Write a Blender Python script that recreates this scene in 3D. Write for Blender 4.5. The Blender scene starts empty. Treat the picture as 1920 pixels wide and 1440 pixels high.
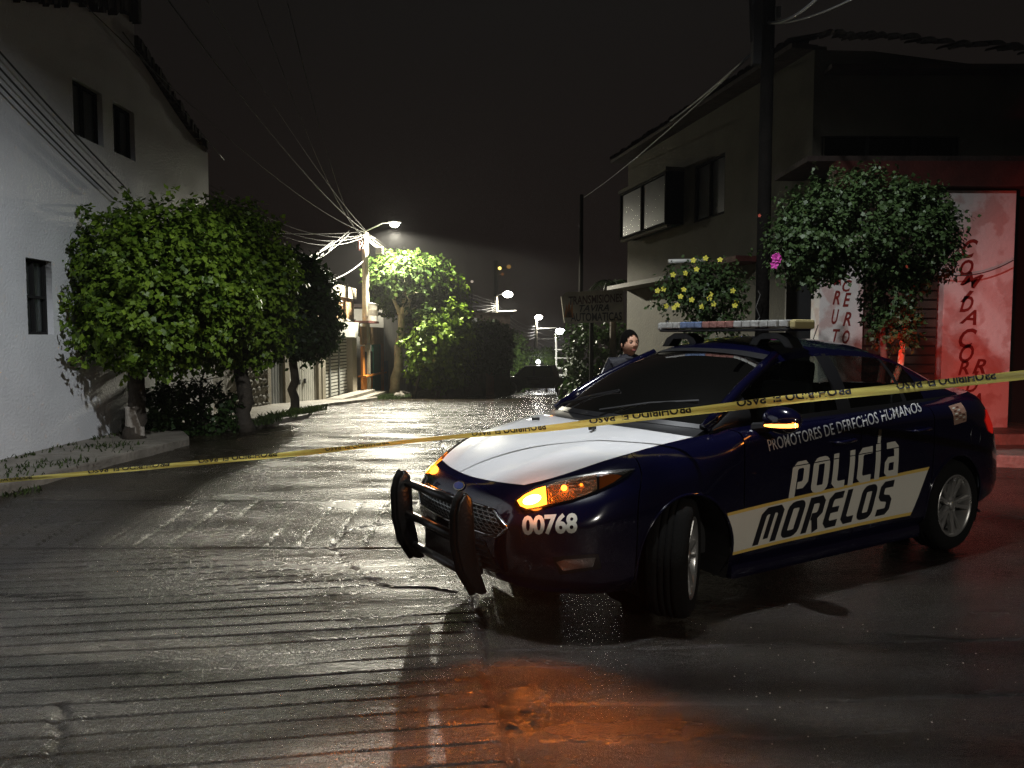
import bpy, bmesh, math, random
import numpy as np
from mathutils import Vector, Matrix
from mathutils.bvhtree import BVHTree

random.seed(7); RS = np.random.RandomState(7)
S = bpy.context.scene
C = S.collection
rad = math.radians

# ------------------------------------------------------------------ camera
F = 1442.0; CAMH = 1.5; PITCH = 0.06
cam = bpy.data.cameras.new('camera'); cam.sensor_width = 36; cam.lens = F / 1920 * 36
cam.clip_start = 0.05; cam.clip_end = 2000
camo = bpy.data.objects.new('camera', cam); C.objects.link(camo)
camo.location = (0, 0, CAMH); camo.rotation_euler = (math.pi / 2 - PITCH, 0, 0)
S.camera = camo

# ------------------------------------------------------------------ night sky
W = bpy.data.worlds.new('World'); S.world = W; W.use_nodes = True
wn = W.node_tree.nodes; wl = W.node_tree.links
bg = wn['Background']
tc = wn.new('ShaderNodeTexCoord'); sx = wn.new('ShaderNodeSeparateXYZ'); ra = wn.new('ShaderNodeValToRGB')
wl.new(tc.outputs['Generated'], sx.inputs[0]); wl.new(sx.outputs['Z'], ra.inputs[0]); wl.new(ra.outputs[0], bg.inputs[0])
ra.color_ramp.elements[0].position = 0.0; ra.color_ramp.elements[0].color = (0.0135, 0.0092, 0.0078, 1)
ra.color_ramp.elements[1].position = 0.55; ra.color_ramp.elements[1].color = (0.0062, 0.0062, 0.0056, 1)
bg.inputs[1].default_value = 0.75
S.view_settings.view_transform = 'Standard'; S.view_settings.look = 'None'
S.view_settings.exposure = 0.0; S.view_settings.gamma = 1.0
S.view_settings.use_curve_mapping = False
S.cycles.use_denoising = True
S.cycles.denoiser = 'OPENIMAGEDENOISE'; S.cycles.denoising_prefilter = 'NONE'; S.cycles.denoising_input_passes = 'RGB_ALBEDO_NORMAL'
W.cycles.sampling_method = 'NONE'
S.cycles.max_bounces = 6; S.cycles.diffuse_bounces = 3; S.cycles.glossy_bounces = 3
S.cycles.transparent_max_bounces = 12; S.cycles.sample_clamp_indirect = 4.0; S.cycles.sample_clamp_direct = 40.0
S.cycles.caustics_reflective = False; S.cycles.caustics_refractive = False
NEAR_LAMP = dict(loc=(0.2, 4.4, 6.6), power=1500, col=(0.93, 0.97, 1.0))
BACK_FILL_LAMP = dict(loc=(7.5, -12.0, 7.4), power=2700, col=(1.0, .95, .86))
FAR_LAMP = dict(power=9500, col=(1.0, 0.94, 0.76))

# ------------------------------------------------------------------ helpers
cP, sP = math.cos(PITCH), math.sin(PITCH)
def ray(px, py):
    a, b = (px - 960) / F, (720 - py) / F
    return Vector((a, cP + b * sP, -sP + b * cP))
def at(px, py, Y):
    d = ray(px, py); t = Y / d.y
    return Vector((d.x * t, Y, CAMH + d.z * t))
def hit(px, py, p, n):
    d = ray(px, py); o = Vector((0, 0, CAMH)); p = Vector(p); n = Vector(n)
    return o + d * ((p - o).dot(n) / d.dot(n))
GZ = np.array([(-50, 0), (10.5, 0), (14, -.07), (20, -.30), (28, -.72), (36, -1.2), (45, -1.80), (60, -2.75), (85, -4.2), (110, -5.6), (160, -8), (600, -20)])
def gz(y): return float(np.interp(y, GZ[:, 0], GZ[:, 1]))

def tag(o, label=None, cat=None, group=None, kind=None):
    if label: o['label'] = label
    if cat: o['category'] = cat
    if group: o['group'] = group
    if kind: o['kind'] = kind
    return o
def link(o, parent=None):
    C.objects.link(o)
    if parent: o.parent = parent
    return o
def empty(name, loc=(0, 0, 0), rz=0, **k):
    o = bpy.data.objects.new(name, None); o.location = loc; o.rotation_euler = (0, 0, rz); o.empty_display_size = .1
    link(o); return tag(o, **k)
class MB:
    def __init__(s): s.v = []; s.f = []
    def add(s, v, f):
        n = len(s.v); s.v.extend([tuple(map(float, p)) for p in v]); s.f.extend([tuple(int(i) + n for i in q) for q in f]); return s
    def box(s, c, d, rz=0, m=None):
        hx, hy, hz = d[0] / 2, d[1] / 2, d[2] / 2
        pts = [Vector((x, y, z)) for z in (-hz, hz) for x, y in ((-hx, -hy), (hx, -hy), (hx, hy), (-hx, hy))]
        R = Matrix.Rotation(rz, 3, 'Z') if m is None else m
        pts = [R @ p + Vector(c) for p in pts]
        return s.add(pts, [(3, 2, 1, 0), (4, 5, 6, 7), (0, 1, 5, 4), (1, 2, 6, 5), (2, 3, 7, 6), (3, 0, 4, 7)])
    def tube(s, pts, r, n=8, cap=True):
        pts = [Vector(p) for p in pts]; rs = r if hasattr(r, '__len__') else [r] * len(pts)
        vs = []; fs = []; up = None
        for i, p in enumerate(pts):
            t = (pts[min(i + 1, len(pts) - 1)] - pts[max(i - 1, 0)]).normalized()
            if up is None: up = Vector((0, 0, 1)) if abs(t.z) < .9 else Vector((1, 0, 0))
            a = t.cross(up)
            if a.length < 1e-5: a = t.orthogonal()
            a.normalize(); b = a.cross(t).normalized(); up = b
            for k in range(n):
                an = 2 * math.pi * k / n; vs.append(p + (a * math.cos(an) + b * math.sin(an)) * rs[i])
        for i in range(len(pts) - 1):
            for k in range(n):
                fs.append((i * n + k, i * n + (k + 1) % n, (i + 1) * n + (k + 1) % n, (i + 1) * n + k))
        if cap: fs.append(tuple(range(n))[::-1]); fs.append(tuple((len(pts) - 1) * n + k for k in range(n)))
        return s.add(vs, fs)
    def ball(s, c, r, n=10, m=6):
        r = r if hasattr(r, '__len__') else (r, r, r); vs = []; fs = []
        for i in range(m + 1):
            th = math.pi * i / m
            for k in range(n):
                ph = 2 * math.pi * k / n
                vs.append((c[0] + r[0] * math.sin(th) * math.cos(ph), c[1] + r[1] * math.sin(th) * math.sin(ph), c[2] + r[2] * math.cos(th)))
        for i in range(m):
            for k in range(n): fs.append((i * n + k, (i + 1) * n + k, (i + 1) * n + (k + 1) % n, i * n + (k + 1) % n))
        return s.add(vs, fs)
    def prism(s, poly, a, b):
        """poly: list of 3D points (one cap); a,b offset vectors"""
        n = len(poly); a = Vector(a); b = Vector(b)
        vs = [Vector(p) + a for p in poly] + [Vector(p) + b for p in poly]
        fs = [tuple(range(n))[::-1], tuple(range(n, 2 * n))] + [(i, (i + 1) % n, n + (i + 1) % n, n + i) for i in range(n)]
        return s.add(vs, fs)
    def build(s, name, mat, parent=None, smooth=False, bevel=0, **k):
        me = bpy.data.meshes.new(name); me.from_pydata(s.v, [], s.f); me.validate()
        return finish(name, me, mat, parent, smooth, bevel, **k)
def finish(name, me, mat, parent=None, smooth=False, bevel=0, **k):
    bm = bmesh.new(); bm.from_mesh(me); bmesh.ops.recalc_face_normals(bm, faces=bm.faces)
    if bevel: 
        es = [e for e in bm.edges if len(e.link_faces) == 2 and e.calc_face_angle(0) > .5]
        bmesh.ops.bevel(bm, geom=es, offset=bevel, segments=2, affect='EDGES', profile=.6)
    bm.to_mesh(me); bm.free()
    if smooth:
        me.polygons.foreach_set('use_smooth', [True] * len(me.polygons))
    if mat: me.materials.append(mat)
    o = bpy.data.objects.new(name, me); link(o, parent); return tag(o, **k)
def grid_mesh(name, P, mat, parent=None, smooth=True, closed=False, mask=None, **k):
    """P (R,C,3) numpy"""
    R, Cn, _ = P.shape
    i, j = np.meshgrid(np.arange(R - 1), np.arange(Cn - 1), indexing='ij')
    q = np.stack([i * Cn + j, i * Cn + j + 1, (i + 1) * Cn + j + 1, (i + 1) * Cn + j], -1).reshape(-1, 4)
    if mask is not None: q = q[mask.reshape(-1)]
    me = np_mesh(name, P.reshape(-1, 3), q)
    if smooth: me.polygons.foreach_set('use_smooth', [True] * len(me.polygons))
    if mat: me.materials.append(mat)
    o = bpy.data.objects.new(name, me); link(o, parent); return tag(o, **k)
def np_mesh(name, V, Fq):
    V = np.asarray(V, np.float32); Fq = np.asarray(Fq, np.int32); k = Fq.shape[1]
    me = bpy.data.meshes.new(name); me.vertices.add(len(V)); me.vertices.foreach_set('co', V.ravel())
    me.loops.add(Fq.size); me.loops.foreach_set('vertex_index', Fq.ravel())
    me.polygons.add(len(Fq)); me.polygons.foreach_set('loop_start', np.arange(len(Fq), dtype=np.int32) * k)
    me.update(calc_edges=True); me.validate(); return me
def flat_mesh(polys, extrude=0.0):
    """2D polygons (with holes by even-odd) -> mesh in XY through a filled curve"""
    cu = bpy.data.curves.new('c', 'CURVE'); cu.dimensions = '2D'; cu.fill_mode = 'BOTH'; cu.extrude = extrude
    for p in polys:
        sp = cu.splines.new('POLY'); sp.points.add(len(p) - 1); sp.use_cyclic_u = True
        for q, (x, y) in zip(sp.points, p): q.co = (x, y, 0, 1)
    ob = bpy.data.objects.new('t', cu); me = ob.to_mesh().copy(); ob.to_mesh_clear()
    bpy.data.objects.remove(ob); bpy.data.curves.remove(cu); return me
def text_mesh(txt, bold=0.0, space=1.0, extrude=0.0, shear=0.0, align='LEFT'):
    cu = bpy.data.curves.new('t', 'FONT'); cu.body = txt; cu.size = 1; cu.offset = bold; cu.space_character = space
    cu.extrude = extrude; cu.shear = shear; cu.align_x = align; cu.resolution_u = 3
    ob = bpy.data.objects.new('t', cu); me = ob.to_mesh().copy(); ob.to_mesh_clear()
    bpy.data.objects.remove(ob); bpy.data.curves.remove(cu); return me
def map_mesh(me, fn):
    for v in me.vertices: v.co = fn(v.co)
    me.update(); return me
def subdiv(me, maxlen):
    bm = bmesh.new(); bm.from_mesh(me); bmesh.ops.triangulate(bm, faces=bm.faces)
    for _ in range(7):
        es = [e for e in bm.edges if e.calc_length() > maxlen]
        if not es: break
        bmesh.ops.subdivide_edges(bm, edges=es, cuts=1)
        bmesh.ops.triangulate(bm, faces=[f for f in bm.faces if len(f.verts) > 3])
    bm.to_mesh(me); bm.free(); return me
def plate(name, polys, frame, thick, mat, parent=None, **k):
    """polys in frame coords (a,b); frame=(origin, A, B); extruded +-thick/2 along A x B"""
    me = flat_mesh(polys, thick / 2); o, A, B = map(Vector, frame); N = A.cross(B)
    map_mesh(me, lambda c: o + A * c.x + B * c.y + N * c.z)
    return finish(name, me, mat, parent, **k)
def bounds(me):
    xs = [v.co.x for v in me.vertices]; ys = [v.co.y for v in me.vertices]; return min(xs), max(xs), min(ys), max(ys)
def fit_text(me, quad):
    """normalise text mesh into bilinear quad of points (BL,BR,TR,TL) of any dimension -> list mapping"""
    x0, x1, y0, y1 = bounds(me); q = [Vector(p) for p in quad]
    def fn(c):
        s = (c.x - x0) / (x1 - x0); t = (c.y - y0) / (y1 - y0)
        return (q[0] * (1 - s) + q[1] * s) * (1 - t) + (q[3] * (1 - s) + q[2] * s) * t
    return fn
# ---- noise
def _h(ix, iy, s):
    n = (ix.astype(np.int64) * 374761393 + iy.astype(np.int64) * 668265263 + s * 982451653) & 0x7fffffff
    n = ((n ^ (n >> 13)) * 1274126177) & 0x7fffffff
    return ((n ^ (n >> 16)) & 0xffff) / 65535.0
def vnoise(x, y, s=0):
    x = np.asarray(x, float); y = np.asarray(y, float)
    ix, iy = np.floor(x), np.floor(y); fx, fy = x - ix, y - iy; fx = fx * fx * (3 - 2 * fx); fy = fy * fy * (3 - 2 * fy)
    a, b, c, d = _h(ix, iy, s), _h(ix + 1, iy, s), _h(ix, iy + 1, s), _h(ix + 1, iy + 1, s)
    return (a * (1 - fx) + b * fx) * (1 - fy) + (c * (1 - fx) + d * fx) * fy - .5
def fbm(x, y, s=0, o=4):
    r = 0; a = 1
    for k in range(o): r = r + vnoise(x * 2 ** k, y * 2 ** k, s + k) * a; a *= .5
    return r
def noise3(p, s=0):
    return vnoise(p[..., 0] + p[..., 2] * .7 + 11, p[..., 1] - p[..., 2] * .6 + 5, s)

# ------------------------------------------------------------------ materials
def sock(b, k, v):
    if k in b.inputs: b.inputs[k].default_value = v
def mat(name, col, rough=.6, metal=0, spec=.5, bump=0, scale=30, var=0, vscale=4, detail=5, emit=None, es=0, coat=0, rvar=0, stretch=None, col2=None, cmask=(.45, .6)):
    m = bpy.data.materials.new(name); m.use_nodes = True; nt = m.node_tree; N = nt.nodes; L = nt.links; b = N['Principled BSDF']
    b.inputs['Base Color'].default_value = (*col, 1); b.inputs['Roughness'].default_value = rough; b.inputs['Metallic'].default_value = metal
    sock(b, 'Specular IOR Level', spec); sock(b, 'Coat Weight', coat); sock(b, 'Coat Roughness', .04)
    if emit: b.inputs['Emission Color'].default_value = (*emit, 1); b.inputs['Emission Strength'].default_value = es
    if var or bump or rvar or col2:
        t = N.new('ShaderNodeTexCoord'); mp = N.new('ShaderNodeMapping'); L.new(t.outputs['Object'], mp.inputs[0])
        if stretch: mp.inputs['Scale'].default_value = stretch
    if var or col2:
        n = N.new('ShaderNodeTexNoise'); n.inputs['Scale'].default_value = vscale; n.inputs['Detail'].default_value = detail; L.new(mp.outputs[0], n.inputs['Vector'])
        r = N.new('ShaderNodeValToRGB'); L.new(n.outputs[0], r.inputs[0]); L.new(r.outputs[0], b.inputs['Base Color'])
        if col2:
            r.color_ramp.elements[0].position, r.color_ramp.elements[1].position = cmask
            r.color_ramp.elements[0].color = (*col, 1); r.color_ramp.elements[1].color = (*col2, 1)
        else:
            r.color_ramp.elements[0].position = .3; r.color_ramp.elements[1].position = .7
            r.color_ramp.elements[0].color = (*[c * (1 - var) for c in col], 1); r.color_ramp.elements[1].color = (*[min(1, c * (1 + var)) for c in col], 1)
    if rvar:
        n = N.new('ShaderNodeTexNoise'); n.inputs['Scale'].default_value = vscale * 1.7; n.inputs['Detail'].default_value = 4; L.new(mp.outputs[0], n.inputs['Vector'])
        r = N.new('ShaderNodeMapRange'); r.inputs[1].default_value = .3; r.inputs[2].default_value = .7
        r.inputs[3].default_value = max(.03, rough - rvar); r.inputs[4].default_value = rough + rvar; L.new(n.outputs[0], r.inputs[0]); L.new(r.outputs[0], b.inputs['Roughness'])
    if bump:
        n = N.new('ShaderNodeTexNoise'); n.inputs['Scale'].default_value = scale; n.inputs['Detail'].default_value = detail; L.new(mp.outputs[0], n.inputs['Vector'])
        bp = N.new('ShaderNodeBump'); bp.inputs['Strength'].default_value = min(1, bump); bp.inputs['Distance'].default_value = .02 * max(1, bump); L.new(n.outputs[0], bp.inputs['Height']); L.new(bp.outputs[0], b.inputs['Normal'])
    return m
def leafmat(name, c1, c2, rough=.38, spec=.35):
    m = bpy.data.materials.new(name); m.use_nodes = True; N = m.node_tree.nodes; L = m.node_tree.links; b = N['Principled BSDF']
    a = N.new('ShaderNodeAttribute'); a.attribute_name = 'rnd'; r = N.new('ShaderNodeValToRGB'); L.new(a.outputs['Fac'], r.inputs[0])
    r.color_ramp.elements[0].color = (*c1, 1); r.color_ramp.elements[1].color = (*c2, 1); L.new(r.outputs[0], b.inputs['Base Color'])
    b.inputs['Roughness'].default_value = rough; sock(b, 'Specular IOR Level', spec)
    tr = N.new('ShaderNodeBsdfTranslucent'); L.new(r.outputs[0], tr.inputs[0]); mx = N.new('ShaderNodeMixShader'); mx.inputs[0].default_value = .22
    L.new(b.outputs[0], mx.inputs[1]); L.new(tr.outputs[0], mx.inputs[2]); L.new(mx.outputs[0], N['Material Output'].inputs[0]); return m
def glassmat(name, tint, ior=1.45, rough=.0):
    m = bpy.data.materials.new(name); m.use_nodes = True; N = m.node_tree.nodes; L = m.node_tree.links; N.remove(N['Principled BSDF'])
    t = N.new('ShaderNodeBsdfTransparent'); t.inputs[0].default_value = (*tint, 1); g = N.new('ShaderNodeBsdfGlossy'); g.inputs['Roughness'].default_value = rough
    f = N.new('ShaderNodeFresnel'); f.inputs[0].default_value = ior; mx = N.new('ShaderNodeMixShader')
    L.new(f.outputs[0], mx.inputs[0]); L.new(t.outputs[0], mx.inputs[1]); L.new(g.outputs[0], mx.inputs[2]); L.new(mx.outputs[0], N['Material Output'].inputs[0]); return m
def glow(name, col, st):
    m = bpy.data.materials.new(name); m.use_nodes = True; N = m.node_tree.nodes; L = m.node_tree.links; N.remove(N['Principled BSDF'])
    e = N.new('ShaderNodeEmission'); e.inputs[0].default_value = (*col, 1); e.inputs[1].default_value = st; L.new(e.outputs[0], N['Material Output'].inputs[0]); return m
M = dict(
 plaster=mat('white_plaster', (.70, .71, .73), .42, bump=.5, scale=30, var=.10, vscale=1.1, rvar=.1, spec=.5, detail=8),
 plaster_dim=mat('grey_plaster', (.30, .29, .26), .75, bump=.4, scale=18, var=.15, vscale=1.5),
 beige=mat('beige_plaster', (.30, .27, .21), .8, bump=.4, scale=20, var=.15, vscale=2),
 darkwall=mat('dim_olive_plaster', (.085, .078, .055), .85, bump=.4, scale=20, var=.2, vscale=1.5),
 tan=mat('tan_plaster', (.36, .22, .11), .8, bump=.4, scale=20, var=.2, vscale=2),
 stone=mat('rubble_stone', (.28, .27, .24), .85, bump=1, scale=9, var=.35, vscale=6),
 rooft=mat('dark_roof_tile', (.035, .022, .017), .8, bump=.8, scale=14, var=.4),
 kerb=mat('kerb_concrete', (.20, .18, .15), .55, bump=1, scale=16, var=.3, vscale=3, rvar=.15),
 dirt=mat('dirt', (.07, .06, .045), .8, bump=1, scale=12, var=.4),
 steel=mat('grey_metal', (.35, .35, .34), .4, metal=.8, rvar=.1, vscale=6),
 greypaint=mat('grey_painted_metal', (.16, .17, .17), .5, var=.15, bump=.1),
 whitepaint=mat('white_painted_metal', (.48, .48, .44), .5, var=.15, bump=.15),
 orange=mat('orange_paint', (.62, .22, .03), .55, var=.15, bump=.1),
 teal=mat('teal_paint', (.02, .20, .15), .5, var=.2, bump=.1),
 bluep=mat('blue_paint', (.10, .17, .27), .5, var=.3, bump=.1),
 pole=mat('concrete_pole', (.40, .37, .28), .7, bump=.5, scale=25, var=.2),
 darkpole=mat('dark_wood_pole', (.007, .006, .005), .95, spec=.1, bump=.6, scale=25, var=.3),
 cable=mat('black_cable', (.05, .05, .05), .4), palecable=mat('pale_cable', (.07, .067, .06), .6),
 bark=mat('grey_bark', (.045, .035, .025), .85, bump=1, scale=18, var=.4), palebark=mat('pale_bark', (.46, .42, .28), .8, bump=.8, scale=14, var=.3),
 limebark=mat('limewashed_bark', (.42, .38, .33), .8, bump=1, scale=16, var=.3, col2=(.09, .07, .05), cmask=(.5, .6)),
 dark=mat('near_black', (.012, .012, .012), .6), blackgloss=mat('black_plastic', (.008, .008, .008), .28, bump=.15, scale=60),
 wood=mat('dark_wood', (.05, .03, .02), .7, var=.3),
 rust=mat('dark_red_metal', (.07, .014, .010), .6, var=.3, bump=.3),
 grass=leafmat('grass_blades', (.02, .035, .008), (.05, .08, .015), .8),
 ficus=leafmat('ficus_leaf', (.022, .065, .004), (.24, .36, .035), .45),
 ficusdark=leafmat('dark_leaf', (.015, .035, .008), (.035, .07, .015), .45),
 limeleaf=leafmat('pale_green_leaf', (.014, .034, .005), (.050, .082, .012), .7, .12),
 bougleaf=leafmat('bougainvillea_leaf', (.022, .045, .012), (.06, .10, .03), .5),
 ypetal=mat('yellow_petal', (.60, .55, .06), .6), mpetal=mat('magenta_petal', (.45, .03, .28), .6),
 curtain=mat('curtain', (.30, .22, .17), .9, var=.4, vscale=3, stretch=(1, 6, .2)), curtain2=mat('teal_curtain', (.12, .16, .16), .9, var=.4, vscale=3, stretch=(1, 6, .2)),
 frame=mat('window_frame', (.02, .02, .02), .9, spec=.1), 
 pane=glassmat('window_glass', (.75, .8, .8), 1.3, .35),
)
# ================================================================== GROUND
def crack_field(x, y, pts, width, wob=.03, s=1):
    """distance-based groove for a polyline in world XY"""
    d = np.full(x.shape, 9.0)
    wx = x + fbm(x * 6, y * 6, s, 3) * wob; wy = y + fbm(x * 6 + 9, y * 6, s + 3, 3) * wob
    for (ax, ay), (bx, by) in zip(pts[:-1], pts[1:]):
        vx, vy = bx - ax, by - ay; t = np.clip(((wx - ax) * vx + (wy - ay) * vy) / (vx * vx + vy * vy), 0, 1)
        d = np.minimum(d, np.hypot(wx - ax - t * vx, wy - ay - t * vy))
    return np.exp(-(d / width) ** 2)
def joint_x(y): return -.02 - .118 * (y - 2.68) + .015 * np.sin(y * 5.1) + .01 * np.sin(y * 13)
def gnd(px, py):
    p = hit(px, py, (0, 0, 0), (0, 0, 1)); return (p.x, p.y)
def road_height(x, y):
    z = np.interp(y, GZ[:, 0], GZ[:, 1])
    jx = joint_x(y); left = x < jx
    z = z + .010 * fbm(x * .9, y * .9, 5, 3) + .0018 * fbm(x * 3, y * 6, 8, 3) + .0012 * fbm(x * 25, y * 30, 12, 2)
    # hand-drawn grip grooves near the camera, left of the joint
    c = y - .14 * x + .03 * fbm(x * .5, y * .8, 21, 2) + .006 * vnoise(x * 3, y * 3, 22)
    ph = np.abs(((c / .135) % 1) - .5) * .135
    am = np.clip(1.0 + 1.9 * fbm(x * .7 + 3, y * 1.3, 31, 3), .12, 1.0) * np.clip(1.25 + (x + 1.3) * .25, .5, 1)
    near = (y < 5.35) & left
    z = z - np.where(near, am * .012 * np.exp(-(ph / .0065) ** 2), 0)
    z = z + np.where(near, .0012 * np.cos((c / .135 - .5) * 2 * np.pi) * -am, 0)
    # band with longitudinal grooves
    band = (y > 5.45) & (y < 6.95) & left & (x > -9)
    cx = x + .05 * (y - 5.45) * (1 + np.clip(-x - 2.2, 0, 3) * 2) + .02 * vnoise(y * 3, x, 41)
    pb = np.abs(((cx / .235) % 1) - .5) * .235
    ab = np.clip(.9 + 1.6 * fbm(x * 1.1, y * .9 + 7, 44, 2), .15, 1)
    z = z - np.where(band, ab * .018 * np.exp(-(pb / .010) ** 2), 0)
    for y0, w, dpt in ((5.40, .014, .012), (7.0, .016, .014)):
        z = z - np.where(left, dpt * np.exp(-((y - y0 - .02 * x * .3 - .02 * vnoise(x * 2, y, 3)) / w) ** 2), 0)
    # slab joints across the street
    for k, y0 in enumerate((8.6, 10.3, 12.2, 14.2, 16.6, 19.2, 22.2, 25.2)):
        z = z - .014 * np.exp(-((y - y0 - .03 * x - .03 * vnoise(x * 1.5, y * .2, 50 + k)) / (.018 + .001 * y)) ** 2) * (.4 + .6 * (vnoise(x, y, 70 + k) > -.25))
    for k, y0 in enumerate((3.05, 3.62)):
        z = z - np.where(~left, .010 * np.exp(-((y - y0 - .05 * (x) - .03 * vnoise(x * 1.6, y, 60 + k)) / .010) ** 2), 0)
    # long joint
    z = z - .030 * np.exp(-((x - jx - .02 * vnoise(x * 5, y * 9, 80)) / (.015)) ** 2)
    z = z + np.where(left, .010, 0)
    # broken hole by the joint
    hx, hy = x - .045, y - 3.03
    d = np.hypot(hx / .075, (hy + .6 * hx) / .20) + .9 * fbm(x * 9, y * 9, 90, 3)
    z = z - .038 * np.clip(1.2 - d, 0, 1) ** .6 * (1 + .9 * fbm(x * 40, y * 40, 91, 2))
    # cracks
    P = [gnd(735, 982), gnd(640, 1000), gnd(625, 1025), gnd(640, 1060), gnd(700, 1100), gnd(860, 1112)]
    z = z - .014 * crack_field(x, y, P, .014, .06, 5)
    z = z - .012 * crack_field(x, y, [gnd(115, 1320), gnd(108, 1380), gnd(125, 1440)], .014, .08, 6)
    z = z - .008 * crack_field(x, y, [gnd(350, 1120), gnd(520, 1100), gnd(610, 1085)], .010, .06, 7)
    z = z - .010 * crack_field(x, y, [gnd(0, 1118), gnd(60, 1122), gnd(160, 1118)], .016, .08, 8)
    z = z - .008 * crack_field(x, y, [gnd(1010, 1390), gnd(1180, 1390), gnd(1500, 1378), gnd(1700, 1370)], .008, .05, 9)
    # shallow pits
    pit = np.clip(vnoise(x * 4.5, y * 4.5, 101) - .40, 0, 1) * 10
    z = z - .006 * np.clip(pit, 0, 1) * (.5 + vnoise(x * 30, y * 30, 102))
    return z
ys = [1.5]
while ys[-1] < 30: ys.append(ys[-1] + max(.004, .00062 * ys[-1] ** 2) if ys[-1] < 12 else ys[-1] * 1.012)
ys = np.array(ys); ss = np.linspace(-.80, .80, 470)
YY = np.repeat(ys[:, None], len(ss), 1); XX = ss[None, :] * (YY + 2.2)
P = np.stack([XX, YY, road_height(XX, YY)], -1)

def concrete_ground(name, base_var=1.0):
    m = bpy.data.materials.new(name); m.use_nodes = True; nt = m.node_tree; N = nt.nodes; L = nt.links; b = N['Principled BSDF']
    t = N.new('ShaderNodeTexCoord')
    def noise(sc, det=4, stretch=None, rough=.5):
        mp = N.new('ShaderNodeMapping'); L.new(t.outputs['Object'], mp.inputs[0])
        if stretch: mp.inputs['Scale'].default_value = stretch
        n = N.new('ShaderNodeTexNoise'); n.inputs['Scale'].default_value = sc; n.inputs['Detail'].default_value = det; n.inputs['Roughness'].default_value = rough
        L.new(mp.outputs[0], n.inputs['Vector']); return n.outputs[0]
    def ramp(i, a, b_, ca, cb):
        r = N.new('ShaderNodeValToRGB'); r.color_ramp.elements[0].position = a; r.color_ramp.elements[1].position = b_
        r.color_ramp.elements[0].color = (*ca, 1); r.color_ramp.elements[1].color = (*cb, 1); L.new(i, r.inputs[0]); return r.outputs[0]
    c1 = ramp(noise(1.1, 6), .32, .68, (.0145, .0108, .0070), (.040, .0325, .0215))
    c2 = ramp(noise(34, 5), .3, .75, (.55, .52, .50), (1.25, 1.22, 1.2))
    mx = N.new('ShaderNodeMix'); mx.data_type = 'RGBA'; mx.blend_type = 'MULTIPLY'; mx.inputs[0].default_value = 1
    L.new(c1, mx.inputs[6]); L.new(c2, mx.inputs[7])
    c3 = ramp(noise(.8, 5, (.35, 3.2, 1)), .40, .62, (.62, .58, .54), (1.12, 1.12, 1.12))
    mx2 = N.new('ShaderNodeMix'); mx2.data_type = 'RGBA'; mx2.blend_type = 'MULTIPLY'; mx2.inputs[0].default_value = 1
    L.new(mx.outputs[2], mx2.inputs[6]); L.new(c3, mx2.inputs[7]); sxyz = N.new('ShaderNodeSeparateXYZ'); L.new(t.outputs['Object'], sxyz.inputs[0])
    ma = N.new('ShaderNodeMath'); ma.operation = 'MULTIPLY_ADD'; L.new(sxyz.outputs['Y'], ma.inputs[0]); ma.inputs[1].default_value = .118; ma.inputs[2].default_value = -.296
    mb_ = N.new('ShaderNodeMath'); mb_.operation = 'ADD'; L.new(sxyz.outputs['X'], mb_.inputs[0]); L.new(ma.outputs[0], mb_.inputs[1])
    st_ = N.new('ShaderNodeMath'); st_.operation = 'GREATER_THAN'; L.new(mb_.outputs[0], st_.inputs[0]); st_.inputs[1].default_value = 0.0     # base colour turned darker right of the joint
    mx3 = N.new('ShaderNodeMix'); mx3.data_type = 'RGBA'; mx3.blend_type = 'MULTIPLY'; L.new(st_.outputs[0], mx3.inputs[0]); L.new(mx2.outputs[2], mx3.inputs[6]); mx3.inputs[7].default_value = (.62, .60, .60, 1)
    L.new(mx3.outputs[2], b.inputs['Base Color'])
    rr = N.new('ShaderNodeMapRange'); rr.inputs[1].default_value = .33; rr.inputs[2].default_value = .68; rr.inputs[3].default_value = .11; rr.inputs[4].default_value = .30
    L.new(noise(1.7, 6, (.5, 1.6, 1)), rr.inputs[0]); L.new(rr.outputs[0], b.inputs['Roughness'])
    sock(b, 'Specular IOR Level', .55)
    b1 = N.new('ShaderNodeBump'); b1.inputs['Strength'].default_value = 1; b1.inputs['Distance'].default_value = .014; L.new(noise(80, 3, None, .75), b1.inputs['Height'])
    b2 = N.new('ShaderNodeBump'); b2.inputs['Strength'].default_value = .8; b2.inputs['Distance'].default_value = .014; L.new(noise(24, 5, (.6, 1.5, 1)), b2.inputs['Height']); L.new(b1.outputs[0], b2.inputs['Normal'])
    b3 = N.new('ShaderNodeBump'); b3.inputs['Strength'].default_value = .4; b3.inputs['Distance'].default_value = .03; L.new(noise(3.2, 4, (.3, 1.9, 1)), b3.inputs['Height']); L.new(b2.outputs[0], b3.inputs['Normal'])
    L.new(b3.outputs[0], b.inputs['Normal']); return m
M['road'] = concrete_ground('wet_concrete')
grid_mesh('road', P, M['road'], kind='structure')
# the ground all round, slightly lower, falling away down the street
gy = np.concatenate([np.linspace(-60, 0, 6), np.linspace(2, 60, 59), np.linspace(65, 300, 40)]); gx = np.concatenate([np.linspace(-150, -12, 12), np.linspace(-10, 20, 31), np.linspace(24, 150, 12)])
GX, GY = np.meshgrid(gx, gy); GG = np.interp(GY, GZ[:, 0], GZ[:, 1]) - .035
grid_mesh('ground', np.stack([GX, GY, GG], -1), M['road'], kind='structure')
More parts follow.
